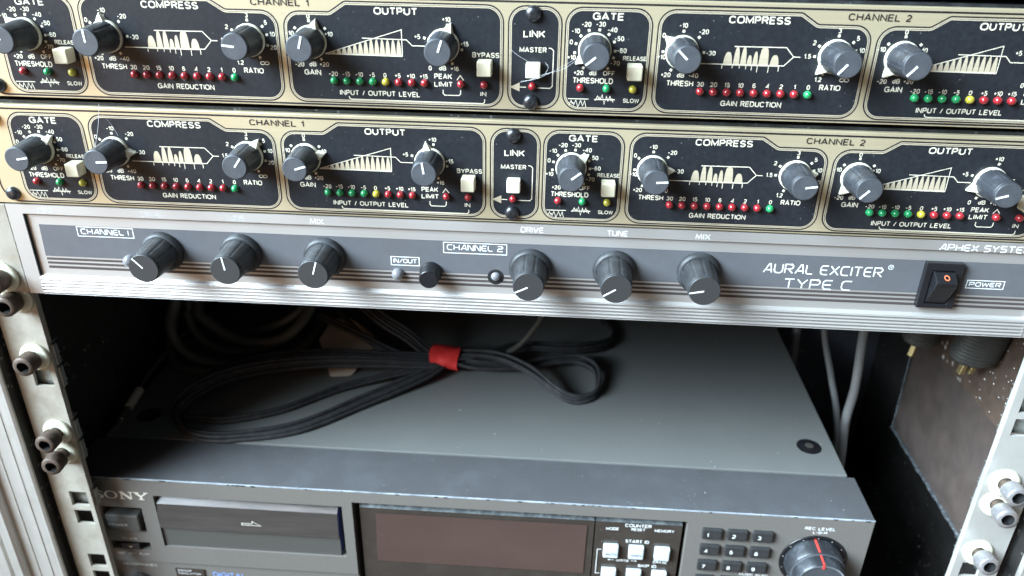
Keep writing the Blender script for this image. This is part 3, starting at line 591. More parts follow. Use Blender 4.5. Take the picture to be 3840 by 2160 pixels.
def model(b):
    strokes(b, 'AURAL EXCITER', 301.0, 349.6, -63.9, -59.9, .55, Y2); strokes(b, 'TYPE C', 310.5, 338.3, -70.7, -66.6, .55, Y2)
    b.ribbon([(352.6+1.05*math.cos(R(a)), -59.3+1.05*math.sin(R(a))) for a in range(0, 360, 24)], .22, Y2, closed=True); strokes(b, 'R', 352.2, 353.05, -59.85, -58.75, .2, Y2)
xtext('model_lettering', model)
def groove2(a):
    k = (math.degrees(a)-8) % 36; d = min(k, 36-k); return 1-0.05*max(0, 1-d/4.0)
b = MB().lathe([(9.2, 0), (9.2, -.9), (8.7, -2.2), (7.6, -2.9), (7.0, -2.7)], 64, cap1=False)
b.lathe([(7.55, -2.5), (7.3, -4), (6.55, -16.6)], 100, 0, groove2, cap1=False)
b.lathe([(6.5, -16.6), (6.3, -16.8), (6.3, -17.0), (6.45, -17.2), (6.4, -17.8), (6.1, -18.2)], 64, mis=[0, 0, 0, 0, 0, 1])
xk = b.mesh('knob', ['aphex_knob', 'aphex_cap']); xl = MB().box(.3, 6.1, -18.32, -17.9, -.3, .3).mesh('indicator_line', 'white')
for x, z, a in ((41.6, -66.0, 132), (76.6, -65.3, 97), (113.6, -65.4, 73), (202.8, -66.8, 207), (238.6, -66.0, 213), (274.0, -65.2, 191)):
    k = xp('knob', xk, (x, RC-.1, z), (0, -R(a), 0)); obj('indicator_line', xl, k)
cl = MB().lathe([(2.6*q[0]/1.5, q[1]*1.6) for q in led_prof], 28).mesh('indicator_lamp', 'clear')
for x, z, s in ((25.6, -71.0, 1), (145.3, -71.8, 1), (188.0, -71.4, .86)):
    o = xp('indicator_lamp', cl, (x, RC-.05 if s == 1 else 2.6, z)); o.scale = (s, s, s)
b = MB().lathe([(3.6, 0), (3.4, -.05), (2.9, -.1)], 32); xp('lamp_hole', b.mesh('lamp_hole', 'dark'), (188.0, RC-.06, -71.6))
b = MB().lathe([(4.9, 0), (4.9, -1.2), (4.5, -1.6), (4.35, -2), (4.2, -7.6), (3.8, -8.2)], 40); xp('push_button', b.mesh('push_button', 'gloss_black'), (159.9, RC, -70.5))
# power switch
sw = MB(); sw.cells([365.6, 368.6, 377.7, 380.9], [-76.2, -74.2, -59.0, -55.6], lambda i, j: not (i == 1 and j == 1), -1.6, RC)
sw = xp('power_switch', sw.mesh('power_switch', 'gloss_black', .35))
pr = [(3, -59.3), (-2.6, -59.3), (-6.6, -62.4), (-6.2, -64.0), (-1.2, -73.9), (3, -73.9)]; n = len(pr)
b = MB(); b.add([(x, y, z) for x in (368.9, 377.4) for y, z in pr], [(i+1, i, n+i, n+i+1) for i in range(n-1)]+[tuple(range(n)), tuple(range(2*n-1, n-1, -1))])
rk = obj('rocker', b.mesh('rocker', 'gloss_black', .4), sw)
ring = []
b = MB(); P = []
ux = Vector((1, 0, 0)); uv = Vector((0, -4.0, -3.1)).normalized(); c0 = Vector((373.3, -4.55, -60.75))+Vector((0, -.12, .15))
for rr in (1.15, .75): P += [c0+ux*rr*math.cos(R(a))+uv*rr*1.15*math.sin(R(a)) for a in range(0, 360, 20)]
b.add(P, [(i, (i+1) % 18, 18+(i+1) % 18, 18+i) for i in range(18)]); obj('off_mark', b.mesh('off_mark', 'orange'), sw)

# ------------------------------------------------------------------ tape deck
YD = 15.0
dk = thing('tape_deck', 'wide dark grey digital tape deck sitting low in the case under the coiled cord', 'tape deck', (169, YD, -330))
def dp(name, me, parent=None, loc=(0, 0, 0), rot=(0, 0, 0)):
    if parent: return obj(name, me, parent, loc, rot)
    return obj(name, me, dk, (loc[0]-169, loc[1]-YD, loc[2]+330), rot)
b = MB(); b.box(-43, 380.6, 50.2, 330, -328, -208.6)
dp('top_cover', b.mesh('top_cover', 'deck_metal', .5))
def disc(x, y, z, r, mat_, dark_r=None):
    b = MB(); seg = 36
    for k, (rr, zz, mi) in enumerate(((r, .15, 0), (r*.82, .35, 0), (r*.5, .05, 0), (r*.34, .9, 1))):
        b.add([(x+rr*math.cos(2*math.pi*i/seg), y+rr*math.sin(2*math.pi*i/seg), z+zz) for i in range(seg)], [], mi)
    for j in range(3): b.f += [[j*seg+i, j*seg+(i+1) % seg, (j+1)*seg+(i+1) % seg, (j+1)*seg+i] for i in range(seg)]; b.mi += [0]*seg; b.sm += [True]*seg
    b.f.append([3*seg+i for i in range(seg)]); b.mi.append(1); b.sm.append(False)
    return b
dp('screw_cap', disc(366.0, 74.5, -208.6, 7.0, 0).mesh('screw_cap', ['gloss_black', 'metal']))  # bright centre imitates a highlight through its material
dp('screw_cap', disc(-27.0, 71.5, -208.6, 7.0, 0).mesh('screw_cap', ['gloss_black', 'gloss_black']))
# front panel with its openings
xs = [-46.2, -30.8, -8.0, .2, 104.6, 110.2, 289.3, 383.8]
zs = [-330, -269.3, -260.3, -256.6, -254.6, -245.8, -229.2, -219.8, -216.4, -208.8]
def solid(i, j):
    if i == 1 and j == 2-0 and False: return False
    zc = (zs[j]+zs[j+1])/2; xc = (xs[i]+xs[i+1])/2
    if -30.8 < xc < -8 and -245.8 < zc < -229.2: return False
    if -30.8 < xc < -8 and -260.3 < zc < -254.6: return False
    if .2 < xc < 104.6 and -256.6 < zc < -219.8: return False
    if 110.2 < xc < 289.3 and zc < -216.4: return False
    if xc < 110.2 and zc < -269.3: return False
    return True
b = MB(); b.cells(xs, zs, solid, YD, 48.5, 0)
b.box(-46.2, 110.2, YD+1.2, 48, -330, -269.35, 0); b.box(-46, 383.6, 30, 48.2, -329.9, -209.3, 1)
b.box(-46.3, 383.9, YD-.12, YD+.5, -209.25, -208.72, 2)
b.box(-46.0, 383.6, YD+.5, 48.6, -208.8, -208.69, 3)
dp('front_panel', b.mesh('front_panel', ['deck_plastic', 'dark', 'worn_edge', 'deck_ledge']))
b = MB(); rr = random.Random(11)
for k in range(46):
    x = rr.uniform(-30, 380); wd = rr.uniform(.4, 2.6); b.box(x, x+wd, YD-.16, YD-.1, -209.2-rr.uniform(0, .5), -208.9, 0)
dp('edge_chips', b.mesh('edge_chips', 'dark'))['kind'] = 'stuff'
b = MB()
for k in range(60):
    x, y = rr.uniform(-35, 378), rr.uniform(18, 200); zz = -208.66 if y < 48 else -208.57; r_ = rr.uniform(.12, .5)*(1 if y > 48 or rr.random() < .4 else .6)
    if 48 < y < 51: continue
    n = 6; ph = rr.uniform(0, 6); P = [(x+r_*rr.uniform(.5, 1.4)*math.cos(ph+i*6.283/n), y+r_*rr.uniform(.5, 1.4)*math.sin(ph+i*6.283/n), zz) for i in range(n)]
    b.add(P+[(x, y, zz+.18)], [(i, (i+1) % n, n) for i in range(n)], 0)
dp('dust_flecks', b.mesh('dust_flecks', 'pale_key'))['kind'] = 'stuff'
# cassette door
pr = [(24, -220.6), (20.3, -221.0), (15.6, -225.9), (14.6, -242.4), (16.0, -242.5), (16.0, -256.5), (24, -256.5)]; n = len(pr)
b = MB()
for i, mi in zip(range(n-1), (1, 1, 0, 2, 2, 2)):
    q = [(x, *pr[k]) for x in (.5, 101.4) for k in (i, i+1)]; b.add(q, [(1, 0, 2, 3)], mi)
b.add([(101.4, *p_) for p_ in pr], [tuple(range(n))[::-1]], 3)
door = dp('cassette_door', b.mesh('cassette_door', ['acrylic', 'acrylic_edge', 'door_grey', 'blue_side']))
b = MB(); ya = 14.55
b.ribbon([(47.6, -235.6), (53.4, -235.7), (53.6, -234.0), (58.2, -236.9), (47.6, -236.9)], .42, 14.75, closed=True)
o = obj('arrow_mark', b.mesh('arrow_mark', 'silver_print'), dk, (-169, -YD-.02, 330))
# power button, timer switch, jack
b = MB().box(-29.0, -10.2, 13.0, 29, -245.3, -233.6); pb = dp('power_button', b.mesh('power_button', 'door_grey', .7, 2))
b = MB(); text(b, 'POWER', -27.7, -17.0, -241.4, -239.6, 12.9, 0, .01); obj('lettering', b.mesh('lettering', 'faded_print'), pb)
b = MB().box(-24.7, -14.3, 14.2, 29, -260.0, -255.6); sl = dp('timer_switch', b.mesh('timer_switch', 'key', .4))
b = MB(); b.poly([(-20.6, -257.2), (-18.2, -257.2), (-19.4, -258.7)], 14.1, 0); obj('marker', b.mesh('marker', 'silver_print'), sl)
b = MB().lathe([(6.2, 0), (6.2, -1.2), (5.6, -1.6), (4.6, -1.6)], 40, 0, cap1=False); b.lathe([(4.6, -1.7), (3.9, -2.2), (3.2, -1.6)], 40, 1, cap1=False); b.lathe([(3.2, -1.6), (3.1, 0)], 40, 2)
dp('headphone_jack', b.mesh('headphone_jack', ['key', 'silver_print', 'dark']), None, (-18.6, YD+1.2, -286.0))
b = MB().box(2.6, 19.8, YD+.6, 20, -284, -274.0); dp('error_indicator', b.mesh('error_indicator', 'pane', .2))
# display window and button panel
def slab(x0, x1, mats, name):
    b = MB(); pr = [(28, -218.4), (21.0, -218.5), (17.4, -221.6), (17.0, -330)]
    for i, mi in zip(range(3), (1, 1, 0)):
        q = [(x, *pr[k]) for x in (x0, x1) for k in (i, i+1)]; b.add(q, [(1, 0, 2, 3)], mi)
    b.add([(x0, *p_) for p_ in pr], [(0, 1, 2, 3)], 0); b.add([(x1, *p_) for p_ in pr], [(3, 2, 1, 0)], 0)
    return dp(name, b.mesh(name, mats))
M['bevel_dusty'] = mat('dusty_bevel', (0.07, 0.08, 0.085), 0.3, film=0.8, fscale=260, fcol=(0.30, 0.33, 0.34))
dw = slab(113.6, 240.6, ['pane', 'bevel_dusty'], 'display_window')
b = MB(); b.poly([(122.4, -224.6), (121.4, -259.5), (236.6, -259.5), (236.9, -224.6)], 16.9, 0)  # flat sheet carrying the painted reflection
obj('display_reflection', b.mesh('display_reflection', 'filter'), dw)
bpn = slab(241.3, 287.2, ['pane', 'bevel_dusty'], 'button_panel')
for x in (246.5, 260.2, 274.1):
    for z in (-245.2, -262.6):
        me = MB().box(0, 8.0, 14.8, 18, 0, 8.3).mesh('button', 'pale_key', .5); dp('button', me, None, (x, 0, z))
keyme = MB().box(0, 10.2, 12.8, 16, -6.6, 0).mesh('number_key', 'key', .6)
for r_ in range(4):
    for c_ in range(3):
        if r_ == 3 and c_ == 2: continue
        nk = dp('number_key', keyme, None, (297.1+13.2*c_, 0, -219.3-11.15*r_))
        if r_ < 3:
            b = MB(); text(b, str(3*r_+c_+1), 2.2, 3.2 if r_+c_ == 0 else 4.1, -4.7, -2.1, 12.7, 0, .02); obj('numeral', b.mesh('numeral', 'white'), nk)
# deck lettering
b = MB(); yf = YD-.06; yb = 16.85; yk = 12.7
def tx(s, xa, xb, za, zb, y=yf, mi=0, bold=.018): text(b, s, xa, xb, za, zb, y, mi, bold)
PALS = ['white', 'faded_print', 'blue_print', 'stripe']
def flush(nm):
    global b
    dp(nm, b.mesh(nm, PALS)); b = MB()
tx('TIMER', -23.8, -15.0, -253.4, -251.6, yf, 1); tx('REC', -28.8, -24.2, -264.6, -262.9, yf, 1); tx('OFF', -22.2, -17.7, -264.6, -262.9, yf, 1); tx('PLAY', -15.8, -10.0, -264.6, -262.9, yf, 1); flush('timer_lettering')
tx('HEADPHONES', -27.9, -7.9, -274.2, -272.3, YD+1.1, 1); flush('headphone_lettering')
tx('ERROR', 4.2, 12.2, -276.2, -274.7, YD+.5, 1); tx('INDICATOR', 4.2, 17.5, -278.4, -276.9, YD+.5, 1); flush('indicator_lettering')
tx('DIGITAL', 24.4, 44.0, -279.5, -275.6, YD+1.1, 2, .02); flush('format_lettering')
tx('MUSIC SCAN', 320.6, 335.8, -252.0, -250.3, yf); flush('scan_lettering')
tx('REC LEVEL', 349.5, 365.2, -217.0, -215.0, yf); tx('L', 354.0, 355.3, -219.5, -217.9, yf); tx('R', 359.7, 361.4, -219.4, -217.8, yf)
b.ribbon([(357.5+.8*math.cos(R(a)), -218.6+.8*math.sin(R(a))) for a in range(0, 360, 30)], .25, yf, closed=True); b.ribbon([(355.6, -218.65), (359.4, -218.6)], .25, yf-.02); flush('level_lettering')
b = MB()
tx('MODE', 247.0, 253.9, -226.9, -224.9, yb); tx('COUNTER', 257.0, 271.0, -224.1, -221.8, yb); tx('RESET', 260.4, 267.9, -226.5, -224.7, yb); tx('MEMORY', 272.8, 283.2, -226.5, -224.6, yb)
tx('START ID', 257.9, 270.6, -235.2, -233.0, yb); tx('WRITE', 253.8, 261.0, -249.2, -247.5, yb); tx('ERASE', 274.1, 281.8, -249.0, -247.1, yb); tx('SKIP ID', 266.0, 276.1, -252.5, -250.4, yb)
b.ribbon([(250.3, -248.2), (252.9, -248.25)], .3, yb); b.ribbon([(261.9, -248.2), (264.4, -248.2)], .3, yb)
for x, s in ((250.2, -1), (264.5, 1)): b.poly([(x+s*.9, -248.2), (x-s*.2, -247.5), (x-s*.2, -248.9)], yb-.02)
b.ribbon([(245.4, -241.1), (243.3, -241.1), (243.3, -258.8), (245.4, -258.8)], .36, yb)
tx('AUTO', 247.6, 253.6, -243.0, -241.5, 14.7, 3); tx('MAN', 261.6, 267.1, -243.0, -241.5, 14.7, 3)
obj('lettering', b.mesh('lettering', ['white', 'faded_print', 'blue_print', 'stripe']), bpn)
# raised maker's name in slab-serif letters
b = MB(); zt, zb = -217.9, -223.0; yn = YD-.25
def lr(pts, wd): b.ribbon(pts, wd+.12, yn-.01*random.random())
lr([(-28.0, -219.3), (-28.9, -218.3), (-30.4, -218.1), (-31.8, -218.8), (-31.7, -220.0), (-29.2, -220.9), (-28.0, -221.7), (-28.6, -222.7), (-30.4, -222.9), (-32.2, -221.9)], .95)
oc = (-23.3, -220.5); N_ = 40
b.add([(oc[0]+3.75*math.cos(2*math.pi*i/N_), yn, oc[1]+2.75*math.sin(2*math.pi*i/N_)) for i in range(N_)]+[(oc[0]+2.45*math.cos(2*math.pi*i/N_), yn, oc[1]+2.25*math.sin(2*math.pi*i/N_)) for i in range(N_)],
      [(i, (i+1) % N_, N_+(i+1) % N_, N_+i) for i in range(N_)])
lr([(-17.3, -222.8), (-17.3, -218.2)], .7); lr([(-17.3, -218.2), (-12.3, -222.8)], 1.5); lr([(-12.0, -222.9), (-12.0, -218.2)], .7)
lr([(-18.5, -222.8), (-15.9, -222.8)], .5); lr([(-18.5, -218.1), (-16.2, -218.1)], .5); lr([(-13.4, -218.1), (-10.8, -218.1)], .5)
lr([(-9.2, -218.2), (-6.4, -220.8), (-6.4, -222.8)], 1.3); lr([(-3.2, -218.2), (-6.4, -220.8)], .75); lr([(-10.3, -218.1), (-7.2, -218.1)], .5); lr([(-4.7, -218.1), (-2.1, -218.1)], .5); lr([(-8.0, -222.8), (-4.8, -222.8)], .5)
bd = dp('brand_letters', b.mesh('brand_letters', 'silver_print'))
# record level knob in its dial well
b = MB().lathe([(17.6, 0), (17.6, -.5), (16.9, -.7), (15.4, -.1)], 72, 0); b.v = b.v
for k in range(11):
    a = R(225-27*k); b.add([(16.2*math.cos(a)+dx, -.75, 16.2*math.sin(a)+dz) for dx, dz in ((-.22, -.22), (.22, -.22), (.22, .22), (-.22, .22))], [(0, 1, 2, 3)], 1)
dial = dp('dial_ring', b.mesh('dial_ring', ['gloss_black', 'silver_print']), None, (357.3, YD-.02, -238.3))
def knurl(a): return 1-0.006*(math.sin(60*a) > 0)
b = MB().lathe([(15.0, -.2), (14.8, -8.6), (14.2, -9.2)], 120, 0, knurl, cap1=False); b.lathe([(14.2, -9.2), (13.4, -9.2), (13.3, -9.5)], 64, 1, cap1=False)
b.lathe([(13.3, -9.5), (13.0, -15.2), (12.3, -16.0)], 120, 0, knurl, cap1=False); b.lathe([(12.3, -16), (11.8, -16.0), (11.5, -15.7)], 64, mis=[2, 2, 1])
M['knob_rim'] = mat('pale_knob_rim', (0.35, 0.38, 0.42), 0.35, 0.3)  # paler ring round the edge of the level knob's cap
M['level_knob'] = mat('scuffed_black_knob', (0.022, 0.024, 0.028), 0.42, film=0.7, fscale=90, fcol=(0.13, 0.15, 0.18), dust=0.5, dscale=900, dsize=0.05)
lk = dp('level_knob', b.mesh('level_knob', ['level_knob', 'knob_cap', 'knob_rim']), None, (357.3, YD-.02, -238.3))
b = MB()
for (y0, r0, y1, r1, a) in ((-.3, 15.1, -9.0, 14.85, 95), (-9.4, 13.4, -15.9, 13.05, 93)):
    for da in (0,):
        ca = [R(a-2.2), R(a+2.2)]
        b.add([(r0*math.cos(ca[0]), y0, r0*math.sin(ca[0])), (r0*math.cos(ca[1]), y0, r0*math.sin(ca[1])), (r1*math.cos(ca[1]), y1, r1*math.sin(ca[1])), (r1*math.cos(ca[0]), y1, r1*math.sin(ca[0]))], [(0, 1, 2, 3)])
b.box(-1.2, -.1, -16.15, -15.6, 10.4, 12.9)
obj('marker_line', b.mesh('marker_line', 'red_line'), lk)

# ------------------------------------------------------------------ bolts with nylon washers, clip nuts
def thread(t): return 2.9+.25*math.sin(t*60)
def bolt(x, z, yface, out, label, steel, tilt=(0, 0)):
    o = thing('rack_bolt', label, 'bolt', (x, yface, z), 'socket head bolts in the rack rails')
    o.rotation_euler = (R(tilt[0]), 0, R(tilt[1]))
    obj('washer', MB().lathe([(3.4, -.0), (7.1, -.0), (7.3, -.5), (7.1, -1.3), (6.0, -1.6), (3.4, -1.5)], 40, cap1=False).mesh('washer', 'washer'), o, (0, -.1, 0))
    sh = MB().lathe([(2.95+(.22 if k % 2 else -.12), 6-k*.5) for k in range(int((6+out)/.5)+2)], 20); obj('shank', sh.mesh('shank', 'rust'), o)
    h = MB().lathe([(4.0, -out), (4.9, -out-.3), (5.0, -out-1), (5.0, -out-6.6), (4.7, -out-7.2), (2.9, -out-7.3)], 40, 0, cap1=False)
    h.lathe([(2.9, -out-7.3), (2.7, -out-3.6)], 6, 1, smooth=False)
    obj('socket_head', h.mesh('socket_head', [steel, 'dark']), o)
zr = lambda u, s: u+s*6.35+1.0
LB = 'stained rusty socket bolt '
bolt(-34.5, zr(-88.9, 1), -.1, 2.0, LB+'through the aluminium exciter ear, highest on the left rail', 'rust')
bolt(-34.2, zr(-88.9, -1), 4.2, 3.0, LB+'on the left rail just under the exciter ear', 'rust')
bolt(-34.0, zr(-133.35, 1), 4.2, 3.2, LB+'alone on the left rail above an empty square hole', 'rust')
bolt(-34.0, zr(-177.8, 1), 4.2, 4.6, LB+'upper of the close pair low on the left rail', 'rust')
bolt(-34.0, zr(-177.8, -1), 4.2, 5.6, LB+'lower of the close pair low on the left rail', 'rust', (0, 3))
bolt(431.6, zr(-177.8, 1), 4.2, 6.0, 'grey steel bolt, upper of the tilted pair on the right rail', 'bolt_steel', (-7, 0))
bolt(431.6, zr(-177.8, -1), 4.2, 6.4, 'grey steel bolt, lower of the tilted pair on the right rail', 'bolt_steel', (-6, -5))
bolt(431.6, zr(-222.25, 1), 4.2, 5.0, 'grey steel bolt alone near the bottom of the right rail', 'bolt_steel', (-8, 0))
def clip(x, z, sgn, label):     # spring clip behind a rail, its folded ends showing past the inner edge
    b = MB(); t = .5
    xa, xb = (x-8.6, x+6.0) if sgn < 0 else (x-6.0, x+8.6)
    b.box(xa, xb, 8.0, 8.5, z-5.6, z+5.6)
    for s in (1, -1): b.box(x-5.8, x+5.8, 8.5, 13.5, z+s*5.35-.25, z+s*5.35+.25)
    xe = xa if sgn < 0 else xb
    b.box(min(xe, xe-sgn*.5), max(xe, xe-sgn*.5), 6.4, 8.0, z-5.6, z+5.6); b.box(min(xe, xe-sgn*1.3), max(xe, xe-sgn*1.3), 5.9, 6.4, z-5.6, z+5.6)
    b.box(x-4.2, x+4.2, 8.6, 13, z-4.4, z-3.2, 0); b.box(x-4.2, x+4.2, 8.6, 13, z+3.2, z+4.4, 0)
    thing('cage_nut', label, 'cage nut', (0, 0, 0), 'spring clip nuts behind the rails', b.mesh('cage_nut', 'clip', .08, 1))
for z, nm in ((zr(-133.35, 1), 'highest'), (zr(-133.35, -1), 'second from the top')): clip(431.4, z, -1, 'spring steel clip nut behind the right rail, '+nm)
for z, nm in ((zr(-177.8, 1), 'beside the upper bolt of the pair'), (zr(-177.8, -1), 'beside the lower bolt of the pair'), (zr(-222.25, 1), 'beside the lone bolt')): clip(431.4, z, -1, 'spring steel clip nut behind the right rail '+nm)
for z, nm in ((zr(-133.35, 1), 'beside the lone rusty bolt'), (zr(-133.35, -1), 'filling the square hole under the lone rusty bolt'), (zr(-177.8, 1), 'beside the upper rusty bolt of the pair'), (zr(-177.8, -1), 'beside the lower rusty bolt of the pair'), (zr(-222.25, 1), 'beside the brand letters of the deck')): clip(-33.7, z, 1, 'dull clip nut behind the left rail '+nm)

# ------------------------------------------------------------------ cords and cables
DT = -208.4
cord = MB()
def twin(pts, r=1.35, sep=1.25, tw=0.0):          # flat twin flex: two conductors side by side
    P = smooth_path(pts, 9); n = len(P)
    for sgn in (1, -1):
        Q = []
        for i, p in enumerate(P):
            t = (P[min(i+1, n-1)]-P[max(i-1, 0)]).normalized(); side = t.cross(Vector((0, 0.3, 1))).normalized(); up = side.cross(t)
            a = tw*i/n+.35; q = p+(side*math.cos(a)+up*math.sin(a))*sep*sgn
            if q.z < DT+r and q.y > 50: q.z = DT+r
            Q.append(q)
        cord.tube(Q, r, 9)
tape_c = (146, 134, -198)
up1 = [(137, 127, -199), (100, 121, -196.5), (66, 116, -195.5), (35, 107, -195.5), (14, 95, -195.5), (1, 81, -197), (-5, 71, -200), (-6, 65, -203)]
up2 = [(136, 131, -198), (100, 122, -193), (67, 116, -191), (35, 106, -190), (14, 95, -190.5), (0, 84, -193), (-8, 75, -198), (-10, 69, -203)]
up3 = [(138, 136, -197), (100, 130, -194), (67, 126, -192), (34, 117, -191), (13, 104, -192), (1, 91, -194), (-4, 80, -199), (-5, 72, -204)]
lo1 = [(1, 57, -206), (12, 50.6, -206.4), (32, 50.6, -206.4), (68, 62, -206.4), (102, 92, -206), (136, 121, -202.5)]
lo2 = [(-3, 61, -206), (9, 53.5, -206.4), (32, 54, -206.4), (66, 67, -206.2), (99, 96, -205), (134, 124, -201)]
lo3 = [(-2, 67, -206), (8, 67, -206.4), (24, 68, -206.4), (52, 81, -206.4), (84, 108, -205.6), (127, 126, -201.5)]
for u_, l_ in ((up1, lo1), (up2, lo2), (up3, lo3)): twin([tape_c]+u_+l_+[tape_c], tw=2.2)
rl = [tape_c, (157, 136, -196), (180, 134, -196), (201, 122, -198), (217, 109, -202), (226, 105, -205), (234, 106, -206), (242, 112, -206), (245, 124, -205.5), (242, 137, -203), (231, 144, -202), (214, 141, -202), (194, 134, -202), (165, 130, -201), tape_c]
twin(rl, tw=3.0); twin([(x+1.0, y+3.8*(1 if y > 118 else .35), z+1.6) for x, y, z in rl], tw=2.0)
for dy, dz in ((0, 0), (4.5, .5)): twin([tape_c, (157, 134+dy, -197), (176, 142+dy, -197+dz), (193, 153+dy, -198+dz), (220, 156+dy, -200+dz), (238, 162+dy, -202+dz), (254, 175+dy, -205), (258, 196, -206.4), (250, 215, -206.4)], tw=1.5)
twin([tape_c, (133, 138, -198), (117, 142, -188), (102, 148, -182), (90, 155, -177), (76, 167, -172), (50, 190, -165)], tw=1.0)
twin([tape_c, (134, 141, -196.5), (119, 146, -186), (104, 152, -180), (92, 159, -175), (78, 172, -170), (52, 196, -163)], tw=1.0)
twin([tape_c, (132, 136, -200), (110, 140, -198), (85, 148, -191), (59, 158, -185), (38, 168, -181), (0, 190, -172)], tw=1.2)
cd = thing('power_cord', 'black twin power cord folded into loops and bound with red tape on the deck', 'power cord', (145, 136, DT))
obj('flex', cord.mesh('flex', 'cord'), cd, (-145, -136, -DT))
b = MB(); seg = 28; xs_ = [135.5, 138, 142, 146, 150, 153.6]; v = []; f = []
for i, x in enumerate(xs_):
    for k in range(seg):
        a = 2*math.pi*k/seg; cr = 1+.07*math.sin(3*a+i*1.9)-.22*max(0, math.cos(a-R(232)-.16*i))**10+.05*math.sin(7*a+2*i)
        v.append((x+.8*math.sin(2*a+i), 137+9.4*cr*math.cos(a), -198.2+7.0*cr*math.sin(a)-.12*(x-145)))
for i in range(len(xs_)-1):
    for k in range(seg): f.append((i*seg+k, i*seg+(k+1) % seg, (i+1)*seg+(k+1) % seg, (i+1)*seg+k))
b.add(v, f, 0, True); obj('binding_tape', b.mesh('binding_tape', 'tape'), cd, (-145, -136, -DT))
def cable(pts, r, mat_, label, group, name='cable'):
    return thing(name, label, 'cable', (0, 0, 0), group, MB().tube(smooth_path(pts, 10), r, 12).mesh(name, mat_))
G1 = 'black cables looping behind the deck'
cable([(-20, 140, -130), (-27, 127, -159), (-34, 128, -175), (-33, 127, -189), (-23, 125, -199), (-9, 125, -203.8), (9, 126, -204.6), (28, 131, -204.4), (44, 150, -203), (50, 190, -200)], 3.4, 'cable', 'thick black cable hanging in the outermost loop near the left wall', G1)
cable([(-22, 165, -150), (-30, 150, -172), (-31, 147, -186), (-24, 144, -197), (-11, 142, -203.6), (4, 142, -204.4), (22, 150, -204), (40, 190, -200)], 3.2, 'cable', 'thick black cable in the narrow inner loop beside the outermost one', G1)
cable([(-24, 165, -160), (-23, 145, -175), (-13, 140, -183), (2, 136, -190), (18, 134, -192), (34, 136, -190), (44, 142, -184), (50, 156, -176), (56, 180, -160)], 3.6, 'cable', 'thick black cable sagging in a shallow bow above the tan card', G1)
cable([(-8, 158, -196), (9, 150, -193), (23, 148, -188), (37, 148, -181), (46, 157, -174), (54, 180, -160)], 2.8, 'cable', 'thin black cable crossing inside the shallow bow', G1)
cable([(176, 138, -200), (185, 142, -196), (193, 147, -192), (201, 153, -184), (207, 160, -175), (214, 175, -150)], 1.8, 'cable', 'thin black cable rising straight up right of the red tape', G1)
cable([(30, 230, -170), (52, 190, -184), (75, 165, -194), (98, 148, -201), (116, 140, -204), (128, 138, -204.5)], 2.2, 'cable', 'thin black cable slanting down to the red tape from the rear left', G1)
cable([(-36, 200, -150), (-40, 160, -172), (-41, 140, -190), (-38, 128, -203), (-24, 118, -205.5), (0, 118, -205.5), (24, 124, -205), (48, 140, -205)], 3.0, 'cable', 'thick black cable lying lowest along the left side of the deck', G1)
G2 = 'grey cables right of the deck'
cable([(400, 236, -150), (400, 230, -215), (399, 222, -250), (396, 215, -290), (394, 210, -329)], 3.3, 'grey_cable', 'pale grey cable nearest the edge of the deck top', G2)
cable([(404, 225, -150), (404, 187, -193), (404, 160, -211), (404, 136, -228), (403, 122, -252), (402, 116, -329)], 2.2, 'grey_cable', 'thin grey cable in the middle between two paler ones', G2)
cable([(405, 131, -120), (405, 129, -159), (405, 122, -196), (404, 121, -222), (403, 112, -246), (402, 106, -280), (402, 104, -329)], 2.8, 'grey_cable', 'pale grey cable nearest the brown lining', G2)
# tan card lying on the deck
pts = round_poly([(70, 122), (84, 124), (92, 150), (90, 166), (68, 184), (56, 181), (53, 158), (58, 148), (64, 136)], [3, 4, 5, 6, 8, 6, 3, 2, 3], 4)
b = MB(); n = len(pts); tz = lambda y: DT+.6+max(0, y-122)*.16
b.add([(x, y, tz(y)) for x, y in pts]+[(x, y, tz(y)-.5) for x, y in pts], [tuple(range(n)), ]+[(i, n+i, n+(i+1) % n, (i+1) % n) for i in range(n)])
thing('card_tag', 'torn tan card lying on the deck under the black cord', 'card', (0, 0, 0), None, b.mesh('card_tag', 'paper'))
# jack plug lying at the left edge of the deck
jp = thing('jack_plug', 'small jack plug with cream sleeve and metal tip near the left lining', 'plug', (-40, 88, -204))
def seg_tube(name, a, bb, r, m_): return obj(name, MB().tube([Vector(a).lerp(Vector(bb), t_/4) for t_ in range(5)], r, 12).mesh(name, m_), jp, (40, -88, 204))
A_, B_ = Vector((-40.6, 89, -203.0)), Vector((-40.0, 57, -208.0))
seg_tube('sleeve', A_, A_.lerp(B_, .48), 2.7, 'jack_sleeve'); seg_tube('barrel', A_.lerp(B_, .48), A_.lerp(B_, .80), 2.0, 'metal'); seg_tube('tip', A_.lerp(B_, .8), B_, 1.3, 'metal')
obj('lead', MB().tube(smooth_path([A_, (-41, 105, -200), (-38, 130, -196), (-30, 160, -190)], 8), 1.4, 8).mesh('lead', 'cable'), jp, (40, -88, 204))
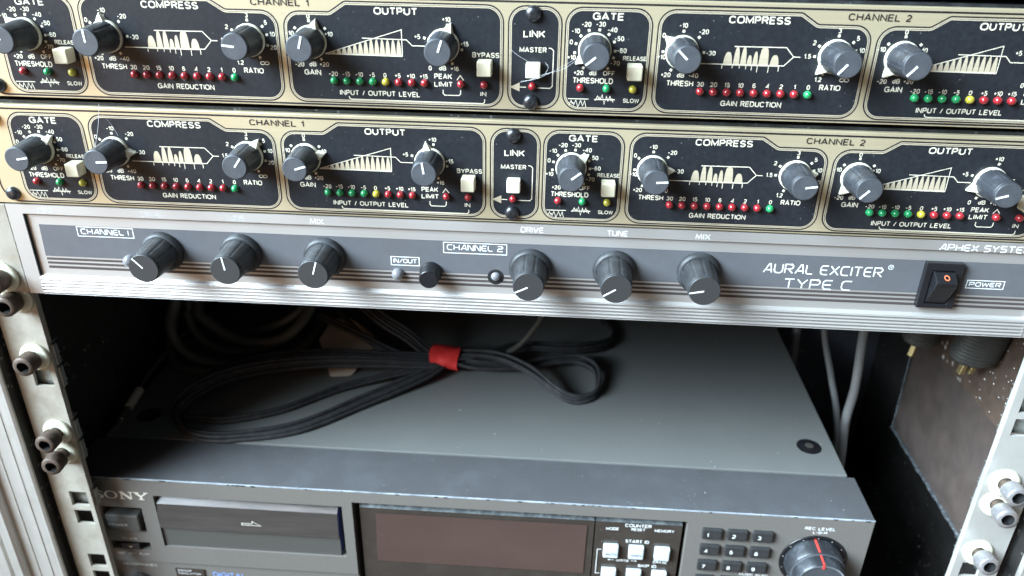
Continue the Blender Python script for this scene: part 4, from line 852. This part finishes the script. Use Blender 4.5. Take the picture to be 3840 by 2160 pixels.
# mains plugs hanging by the brown lining
def mains(loc, label, ang, pins):
    o = thing('mains_plug', label, 'mains plug', loc, 'dark ribbed mains plugs'); o.rotation_euler = ang
    b = MB(); prof = [(6.5, 26), (8.5, 20), (12.0, 17)]
    v = []
    zz = 26; ring = []
    for k in range(9): prof += [(13.6, 16.6-k*2.1), (13.6, 15.4-k*2.1), (12.9, 15.2-k*2.1), (12.9, 14.8-k*2.1)]
    prof += [(13.4, -3), (11.5, -5), (7.5, -5.6)]
    seg = 32
    v = [(r_*math.cos(2*math.pi*i/seg), .72*r_*math.sin(2*math.pi*i/seg), z_) for r_, z_ in prof for i in range(seg)]
    f = [(j*seg+i, (j+1)*seg+i, (j+1)*seg+(i+1) % seg, j*seg+(i+1) % seg) for j in range(len(prof)-1) for i in range(seg)]
    b.add(v, f, 0, True); b.add(v[-seg:], [tuple(range(seg))[::-1]]); obj('plug_body', b.mesh('plug_body', 'plug'), o)
    for px in pins: obj('pin', MB().box(px-1.5, px+1.5, -1.6, 1.6, -15, -5.3).mesh('pin', 'brass', .5), o)
    obj('lead', MB().tube(smooth_path([(0, 0, 25), (2, 6, 50), (-4, 30, 90), (-8, 80, 140)], 8), 3.4, 10).mesh('lead', 'cable'), o)
mains((436, 65, -134), 'larger dark ribbed mains plug with two brass pins hanging over the brown lining', (R(8), R(4), R(15)), (-2.5, 3.5))
mains((428, 106, -147), 'dark mains plug with one brass pin showing, half hidden behind the larger one', (R(5), R(6), R(40)), (-3,))
mains((447, 33, -100), 'dark mains plug cut off by the right edge of the photograph', (R(4), R(-3), R(0)), ())

# ------------------------------------------------------------------ cobwebs
def web(lines, label):
    b = MB()
    for pts, r in lines: b.tube(smooth_path(pts, 6), r, 5)
    thing('cobweb', label, 'cobweb', (0, 0, 0), 'cobwebs', b.mesh('cobweb', 'web'))
zA = 45.949
web([([(197, -.6, zA-33.5), (201, -5, zA-31.6), (206.5, -6.5, zA-29.0), (213, -7.5, zA-26.8), (219.3, -6, zA-22.6)], .06), ([(197.5, -.8, zA-33.0), (203, -5.4, zA-31.2), (210, -7.6, zA-27.4), (219.2, -6.4, zA-22.2)], .04),
     ([(206.5, -6.4, zA-29), (207.5, -4, zA-27), (206.2, -3, zA-25.4)], .06), ([(199.4, -1, zA-25.4), (196, -1, zA-23.6), (193, -.5, zA-21.4)], .05)], 'pale cobweb strand from the link button to the gate knob')
web([([(28.2, -1, -1.0), (29.2, -6, -8), (29.4, -11.5, -15.5), (29.8, -12, -19)], .07), ([(29.2, -3, -4), (31.5, -1, -9.5), (33.8, -1.6, -14.0)], .05)], 'fine cobweb strand hanging down to the lower threshold knob')
